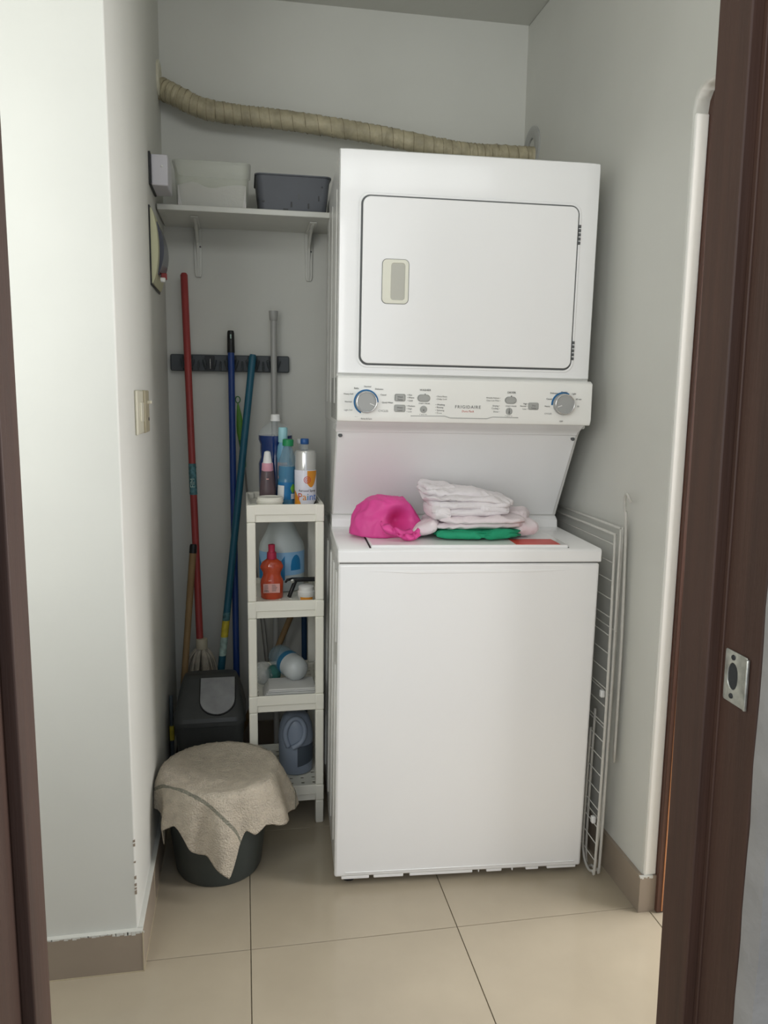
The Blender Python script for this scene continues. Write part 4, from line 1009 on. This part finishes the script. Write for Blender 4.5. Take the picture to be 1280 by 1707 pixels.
def lathed(name, m, prof, parent, seg=28, sx=1, sy=1, rot=None, loc=(0, 0, 0)):
    o = obj(name, lt(prof, seg=seg, sx=sx, sy=sy), m, parent, smooth=True, auto=45)
    o.location = loc
    if rot: o.rotation_euler = rot
    return o
def wrap(bm, R, a0, a1, z0, z1, mi=0, n=14, off=0.0004, outline=None):
    """label patch on a cylinder of radius R, angles in degrees around -y (0 = facing -y)"""
    for i in range(n):
        q = []
        for a, z in ((i, 0), (i+1, 0), (i+1, 1), (i, 1)):
            t = a / n; an = math.radians(a0 + (a1-a0)*t)
            zl = z0 if not callable(z0) else z0(t); zh = z1 if not callable(z1) else z1(t)
            zz = zl + (zh - zl) * z
            q.append(bm.verts.new(((R+off)*math.sin(an), -(R+off)*math.cos(an), zz)))
        f = bm.faces.new(q); f.material_index = mi
def wrap_text(bm, s, R, a_c, z, size, mi, off=0.0009, al='CENTER', spacing=1.0):
    nv = len(bm.verts); text_mesh(bm, s, 0, z, size, 0, mi, al, spacing=spacing, thick=0.0001); bm.verts.ensure_lookup_table()
    for v in bm.verts[nv:]:
        an = math.radians(a_c) + v.co.x / R; y = v.co.y
        v.co = Vector(((R+off-y)*math.sin(an), -(R+off-y)*math.cos(an), v.co.z))
# --- top tray
Z0 = FLs[3] + 0.0003
SP = thing('spray_paint_can', 'aerosol paint can with orange and white print at the front right of the top tier', 'spray can', (0.180, 2.325, Z0))
lathed('can', M['canbody'], [(0.030, 0), (0.0325, 0.003), (0.0325, 0.108), (0.030, 0.112)], SP, seg=36)
lathed('cap', mat('silver_cap', '#d2d2cf', 0.18, metal=0.5), [(0.0315, 0.110), (0.0315, 0.160), (0.029, 0.166), (0.024, 0.168)], SP, seg=36)
bm = bmesh.new(); R = 0.0326
wrap(bm, R, 5, 70, lambda t: 0.108 - 0.012 - 0.036*math.sin(PI*min(1, .25+.8*t)), 0.1085, 0, 20)
wrap(bm, R, -80, -28, lambda t: 0.006, lambda t: 0.010 + 0.040*math.cos(t*PI/2), 0, 16)
wrap(bm, R, 38, 80, 0.002, lambda t: 0.008 + 0.022*t, 5, 10)
wrap_text(bm, 'Paint', R, 5, 0.022, 0.030, 1); wrap_text(bm, 'Aerosol Spray', R, 6, 0.047, 0.0095, 5)
for rr0, rr1 in ((0.0085, 0.0105), (0.0045, 0.0062), (0.0, 0.002)):
    n = 24
    for i in range(n):
        a, b = 2*PI*i/n, 2*PI*(i+1)/n
        q = []
        for rr, an in ((rr0 + 1e-5, a), (rr1, a), (rr1, b), (rr0 + 1e-5, b)):
            u = rr*math.cos(an); t = math.radians(5) + u / R; q.append(bm.verts.new(((R+.0008)*math.sin(t), -(R+.0008)*math.cos(t), 0.082 + rr*math.sin(an))))
        bm.faces.new(q).material_index = 2
lab = obj('printed_label', bm, [M['orange'], M['inkred'], M['inkred'], M['inkteal'], M['inkblue'], M['inkdark']], SP)
# letters of Paint each in their own colour
me = lab.data
for p in me.polygons:
    if p.material_index == 1:
        c = sum((me.vertices[i].co for i in p.vertices), Vector()) / len(p.vertices); an = math.degrees(math.atan2(c.x, -c.y))
        p.material_index = 1 if an < -28 else (0 if an < -3 else (3 if an < 8 else (4 if an < 36 else 4)))
TB = thing('small_tub', 'low round white tub with a lid at the front left of the top tier', 'tub', (0.0735, 2.300, Z0))
lathed('tub_body', M['rack'], [(0.036, 0), (0.037, 0.002), (0.037, 0.022)], TB, seg=36)
lathed('lid', M['rack'], [(0.0385, 0.016), (0.0395, 0.018), (0.0395, 0.024), (0.0375, 0.025), (0.0375, 0.030), (0.034, 0.033), (0.032, 0.0315), (0.001, 0.0315)], TB, seg=36)
PB = thing('pink_collar_bottle', 'small brown bottle with a white nozzle and pink collar behind the white tub', 'bottle', (0.0695, 2.368, Z0))
lathed('body', M['brownliq'], [(0.022, 0), (0.0245, 0.003), (0.0245, 0.045), (0.0185, 0.104)], PB, sy=0.8)
lathed('collar', M['pinkcap'], [(0.0165, 0.102), (0.0180, 0.104), (0.0165, 0.126)], PB)
lathed('nozzle', M['whitecap'], [(0.0145, 0.126), (0.0135, 0.130), (0.0095, 0.156), (0.008, 0.160), (0.003, 0.162)], PB)
bm = bmesh.new(); wrap(bm, 0.0215, -12, 8, 0.078, 0.081, 0, 4); obj('label_mark', bm, M['pinklabel'], PB)
BB = thing('cleaner_bottle', 'large clear bottle of dark blue cleaner with white cap at back of the top tier', 'bottle', (0.0985, 2.480, Z0))
lathed('liquid', M['liquid'], [(0.040, 0.0), (0.052, 0.006), (0.0525, 0.115), (0.046, 0.135), (0.0475, 0.16), (0.047, 0.175), (0.0525, 0.190), (0.0525, 0.203)], BB, seg=36)
lathed('shell', M['clear'], [(0.0532, 0.2032), (0.050, 0.216), (0.036, 0.232), (0.018, 0.242), (0.0125, 0.246), (0.0125, 0.250)], BB, seg=36)
lathed('cap', M['whitecap'], [(0.0155, 0.247), (0.0155, 0.252), (0.0145, 0.253), (0.0145, 0.266), (0.012, 0.268)], BB)
GBt = thing('green_cap_bottle', 'blue bottle with a green cap and leaf label in the middle of the top tier', 'bottle', (0.1235, 2.362, Z0), (0, 0.04, 0))
lathed('body', M['midblue'], [(0.024, 0), (0.0265, 0.003), (0.0265, 0.075), (0.0245, 0.082), (0.0265, 0.09), (0.0262, 0.118)], GBt, seg=32)
lathed('shoulder', M['bluebot'], [(0.0263, 0.117), (0.0255, 0.135), (0.0175, 0.160), (0.0125, 0.174), (0.0125, 0.182)], GBt, seg=32)
lathed('cap', M['capgreen'], [(0.0165, 0.178), (0.0165, 0.196), (0.014, 0.198)], GBt)
bm = bmesh.new(); wrap(bm, 0.0266, -75, 75, 0.018, 0.070, 0); wrap(bm, 0.0268, -75, -18, 0.020, 0.060, 1); wrap(bm, 0.0269, 22, 62, lambda t: 0.052 - 0.014*math.sin(PI*t), lambda t: 0.052 + 0.014*math.sin(PI*t), 2)
wrap(bm, 0.0270, 28, 72, 0.020, 0.036, 1)
obj('label', bm, [M['labelblue'], M['labelwhite'], M['labelgreen']], GBt)
AB = thing('aqua_cap_bottle', 'pale blue bottle with an aqua cap behind the green-capped bottle', 'bottle', (0.1180, 2.4075, Z0))
lathed('body', M['paleblue'], [(0.016, 0), (0.0185, 0.003), (0.0185, 0.135), (0.0195, 0.145), (0.0165, 0.172), (0.0115, 0.186)], AB)
lathed('cap', M['aqua'], [(0.0130, 0.185), (0.0145, 0.187), (0.0138, 0.228), (0.012, 0.231)], AB)
bm = bmesh.new(); wrap(bm, 0.0187, -60, 40, 0.03, 0.125, 0); obj('label', bm, M['pinklabel'], AB)
VB = thing('glass_vial', 'small clear glass bottle with a blue cap behind the spray can', 'bottle', (0.1840, 2.408, Z0))
lathed('glass', M['clear'], [(0.018, 0), (0.0195, 0.003), (0.0195, 0.125), (0.015, 0.155), (0.0105, 0.172), (0.0105, 0.182)], VB)
lathed('cap', M['capblue'], [(0.0125, 0.180), (0.0130, 0.181), (0.0130, 0.195), (0.011, 0.197)], VB)
VW = thing('white_cap_vial', 'small clear bottle with a white cap half hidden behind the blue-capped one', 'bottle', (0.1795, 2.474, Z0))
lathed('glass', M['clear'], [(0.017, 0), (0.0185, 0.003), (0.0185, 0.120), (0.012, 0.150), (0.0095, 0.160), (0.0095, 0.182)], VW)
lathed('cap', M['whitecap'], [(0.0145, 0.178), (0.0145, 0.190), (0.012, 0.192)], VW)
lathed('inner_pump', M['whitecap'], [(0.006, 0.135), (0.007, 0.137), (0.007, 0.152), (0.004, 0.155)], VW)
# --- second tray
Z1 = FLs[2] + 0.0003
OB = thing('orange_soap_bottle', 'orange soap bottle with a crimson cap on the second tier', 'bottle', (0.0790, 2.345, Z1))
lathed('body', M['orangebot'], [(0.029, 0), (0.0335, 0.004), (0.0345, 0.050), (0.033, 0.058), (0.0270, 0.072), (0.0275, 0.082), (0.0345, 0.094), (0.0350, 0.100), (0.0290, 0.113), (0.0175, 0.121), (0.0135, 0.124)], OB, seg=32, sy=0.7)
lathed('neck_ring', M['redcap'], [(0.0130, 0.121), (0.0150, 0.123), (0.0140, 0.143)], OB)
lathed('cap', M['redcap'], [(0.0110, 0.143), (0.0098, 0.150), (0.0105, 0.166), (0.008, 0.167)], OB)
bm = bmesh.new(); box(bm, -0.0290+.002, 0.0210+.002, -0.0262, -0.0240, 0.022, 0.050)
lb = obj('label', bm, M['pinklabel'], OB, bevel=0.0008)
bm = bmesh.new()
for r in range(6):
    for c_ in range(2):
        x = -0.024 + c_*0.023; box(bm, x, x + random.uniform(.010, .018), -0.0266, -0.0261, 0.0455 - r*0.0036, 0.0467 - r*0.0036)
text_mesh(bm, 'MIX', -0.024, 0.0245, 0.0085, -0.0266, 0)
obj('label_lettering', bm, M['ink'], OB)
JG = thing('white_jug', 'large translucent white jug with blue label at back of the second tier', 'jug', (0.1150, 2.462, Z1))
lathed('body', M['jug'], [(0.062, 0), (0.070, 0.005), (0.072, 0.130), (0.068, 0.150), (0.050, 0.185), (0.034, 0.225), (0.020, 0.238)], JG, seg=36, sy=0.85)
lathed('cap', M['whitecap'], [(0.0185, 0.230), (0.0195, 0.232), (0.0195, 0.2305+.010)], JG)
bm = bmesh.new()
def wrap_e(z0, z1, a0, a1, mi, off): 
    n = 16
    for i in range(n):
        q = []
        for a, z in ((i, 0), (i+1, 0), (i+1, 1), (i, 1)):
            t = a/n; an = math.radians(a0 + (a1-a0)*t); zl = z0(t) if callable(z0) else z0; zh = z1(t) if callable(z1) else z1
            q.append(bm.verts.new(((0.0722+off)*math.sin(an), -(0.0722*0.85+off)*math.cos(an), zl + (zh-zl)*z)))
        bm.faces.new(q).material_index = mi
wrap_e(0.055, 0.128, -80, 75, 0, 0.0004); wrap_e(0.040, lambda t: 0.118 - 0.05*math.sin(PI*min(1, t*1.0)), -80, 5, 1, 0.0008); wrap_e(0.070, lambda t: 0.085 + 0.034*math.sin(PI*t)**.5, 20, 50, 1, 0.0009)
obj('label', bm, [M['bluelabel'], M['deepblue']], JG)
WT = thing('small_white_jar', 'small white jar with orange base at the front right of the second tier', 'jar', (0.1800, 2.302, Z1))
lathed('jar', M['white'], [(0.018, 0), (0.021, 0.003), (0.0262, 0.020), (0.0262, 0.030), (0.023, 0.033), (0.0235, 0.044), (0.019, 0.048)], WT)
bm = bmesh.new(); wrap(bm, 0.0225, -50, 45, 0.006, 0.017, 0, off=0.0022); obj('orange_band', bm, M['orange'], WT)
TG = thing('black_hand_tool', 'black angled metal hand tool lying across the second tier', 'hand tool', (0.150, 2.36, Z1))
bm = bmesh.new(); tube(bm, [(-0.020, -0.030, 0.006), (-0.002, 0.000, 0.040), (0.004, 0.008, 0.052)], [0.006, 0.0065, 0.007], 10); obj('handle', bm, M['black'], TG, smooth=True)
obj('arm', bx(-0.012, 0.070, -0.002, 0.014, 0.044, 0.056), M['black'], TG, bevel=0.003)
bm = bmesh.new(); tube(bm, [(-0.010, 0.000, 0.054), (-0.024, -0.004, 0.052), (-0.030, -0.006, 0.044)], [0.004, 0.0045, 0.003], 8); obj('trigger', bm, M['black'], TG, smooth=True)
lathed('pivot', M['steel'], [(0.004, 0), (0.006, 0.001), (0.006, 0.004), (0.003, 0.005)], TG, rot=(PI/2, 0, 0), loc=(-0.008, -0.002, 0.048))
# --- third tray
Z2 = FLs[1] + 0.0003
FC = thing('folded_paper_stack', 'stack of folded white sheets at the front of the third tier', 'paper', (0.130, 2.30, Z2))
bm = bmesh.new()
for k in range(5):
    z = 0.002 + k * 0.0062; x0 = -0.083 + 0.004*k; x1 = 0.082 - 0.002*k
    pr = [(x0, z), (x1, z), (x1, z + 0.0050 - 0.002), (x1 - .02, z + 0.0050), (0.02, z + 0.0056), (x0 + .002, z + 0.0052)]
    prism(bm, pr, -0.045 + 0.002*(k % 2), 0.05, 'y')
obj('sheets', bm, M['paper'], FC, bevel=0.0010)
LB = thing('lying_bottle', 'milky plastic bottle with a blue band lying on the white sheets', 'bottle', (0.118, 2.40, Z2 + 0.0725))
prof = [(0.004, -0.105), (0.024, -0.100), (0.036, -0.086), (0.039, -0.062), (0.037, -0.050), (0.0385, -0.040)]
o = lathed('base', M['dome'], prof, LB, rot=(PI/2 + 0.1, 0, 0.45))
lathed('band', M['bluering'], [(0.0387, -0.041), (0.0392, -0.038), (0.0392, -0.022), (0.0386, -0.019)], LB, rot=(PI/2 + 0.1, 0, 0.45))
lathed('shell', M['bluebot'], [(0.0385, -0.020), (0.0385, 0.020), (0.036, 0.040), (0.020, 0.062), (0.012, 0.068)], LB, rot=(PI/2 + 0.1, 0, 0.45))
for ch in LB.children: ch.scale = (1, 1, -1)
bm = bmesh.new(); bmesh.ops.create_uvsphere(bm, u_segments=36, v_segments=22, radius=1)
for v in bm.verts:
    n = v.co.copy(); k = 1 + 0.16*noise.noise(n*2.3) + 0.08*noise.noise(n*6)
    v.co = Vector((0.050 + n.x*0.030*k, 2.395 + n.y*0.055*k, Z2 + 0.0345 + n.z*0.036*min(k, .94)))
o = obj('plastic_bag', bm, M['film'], smooth=True); tag(o, 'clear crinkled plastic bag at the left of the third tier', 'bag')
bm = bmesh.new(); bmesh.ops.create_uvsphere(bm, u_segments=30, v_segments=18, radius=1)
for v in bm.verts:
    n = v.co.copy(); k = 1 + 0.2*noise.noise(n*2.8)
    v.co = Vector((0.083 + n.x*0.022*k, 2.33 + n.y*0.020*k + .065, Z2 + 0.030 + n.z*0.030*min(k, .95)))
o = obj('green_cloth', bm, mat('dark_teal_cloth', '#3f7a70', 0.8, noise_amt=0.1), smooth=True); tag(o, 'small dark teal cloth tucked behind the sheets on the third tier', 'cloth')
# --- bottom tray
Z3 = FLs[0] + 0.0003
DJ = thing('detergent_jug', 'blue-grey detergent jug with hollow handle on the bottom tier', 'jug', (0.152, 2.385, Z3), (0, 0, 0.0))
lathed('body', M['greyjug'], [(0.046, 0), (0.053, 0.005), (0.0545, 0.100), (0.056, 0.120), (0.050, 0.160), (0.040, 0.186), (0.024, 0.197)], DJ, seg=36, sy=0.9)
bm = bmesh.new()
hp = spline([(-0.026, -0.046, 0.100), (-0.036, -0.044, 0.135), (-0.030, -0.041, 0.165), (-0.012, -0.038, 0.186), (0.010, -0.038, 0.184), (0.024, -0.042, 0.160), (0.022, -0.046, 0.128), (0.006, -0.052, 0.108), (-0.014, -0.052, 0.098)], 6)
tube(bm, hp, [0.0085]*len(hp), 10); obj('handle', bm, M['greyjug'], DJ, smooth=True)
bm = bmesh.new()
for i in range(10):
    q = []
    for a, z in ((i, 0.030), (i+1, 0.030), (i+1, 0.098), (i, 0.098)):
        an = math.radians(2 + 75*a/10); zz = z if z > .05 else z + 0.012 * (a/10)
        q.append(bm.verts.new((0.0550*math.sin(an), -0.0498*math.cos(an), zz)))
    bm.faces.new(q)
obj('label', bm, M['slate'], DJ)

# ------------------------------------------------------------------ folded wire drying rack against the right wall
DR = thing('drying_rack', 'folded white wire drying rack leaning between washer and right wall', 'drying rack', (0.96, 1.9, 0.0))
def wire(name, pts, r=0.0038, closed=False, sp=0):
    if sp: pts = spline(pts, sp)
    o = obj(name, tb(pts, r, 8, closed), M['wire'], DR, smooth=True); at(o, DR); return o
def frame_x(z, xa, xb): return xa + (xb - xa) * z
Aq = lambda y, z: (0.929 + 0.024 * z + 0.036 * max(0, y - 1.85), y, z)          # inner frame
Bq = lambda y, z: (0.945 + 0.020 * z + 0.030 * max(0, y - 1.85), y, z)
Cq = lambda y, z: (0.954 + 0.016 * z, y, z)
# inner frame: front wire, U-bend at the foot, top rail running back
wire('frame', [Aq(1.875, 0.955), Aq(1.845, 0.50), Aq(1.835, 0.06), Aq(1.845, 0.022), Aq(1.875, 0.010), Aq(1.91, 0.03), Aq(1.925, 0.10), Aq(1.93, 0.40)], sp=6)
wire('frame', [Bq(1.868, 0.970), Bq(1.850, 0.50), Bq(1.840, 0.06), Bq(1.850, 0.022), Bq(1.880, 0.012), Bq(1.93, 0.03), Bq(1.94, 0.45)], sp=6)
wire('frame', [Cq(1.868, 0.975), Cq(1.860, 0.3), Cq(1.880, 0.06)], sp=6)
for z, q in ((0.955, Aq), (0.972, Bq)):
    wire('top_rail', [q(1.872, z), q(2.15, z - 0.002), q(2.45, z - 0.004)])
wire('rear_post', [Aq(2.43, 0.955), Aq(2.43, 0.012)]); wire('rear_post', [Bq(2.44, 0.970), Bq(2.44, 0.015)])
# hook wire nearest the wall
hk = [(0.968, 1.862, 1.045), (0.964, 1.852, 1.062), (0.962, 1.840, 1.066), (0.964, 1.832, 1.056), (0.970, 1.832, 1.046)]
wire('hook', [(0.974, 1.846, 0.335), (0.976, 1.850, 0.70), (0.972, 1.856, 0.98), (0.970, 1.862, 1.020)] + hk, 0.0036, sp=6)
wire('hook_wire', [(0.980, 1.862, 0.34), (0.981, 1.866, 0.70), (0.980, 1.870, 0.985)], 0.003)
for k in range(19):
    z = 0.055 + k * 0.0485
    wire('rung', [Aq(1.84 + 0.035 * max(0, z - 0.5) * 2, z), Aq(2.43, z)], 0.0013)
for z in (0.16, 0.42, 0.52, 0.70):
    wire('crossbar', [Bq(1.85, z), Bq(2.44, z)], 0.0015)
for y, z in ((1.875, 0.52), (1.868, 0.16)):
    bm = bmesh.new(); box(bm, -0.006, 0.006, -0.007, 0.007, -0.010, 0.010)
    o = obj('clip', bm, M['whitecap'], DR, bevel=0.003); o.location = Vector(Aq(y, z)) - DR.location
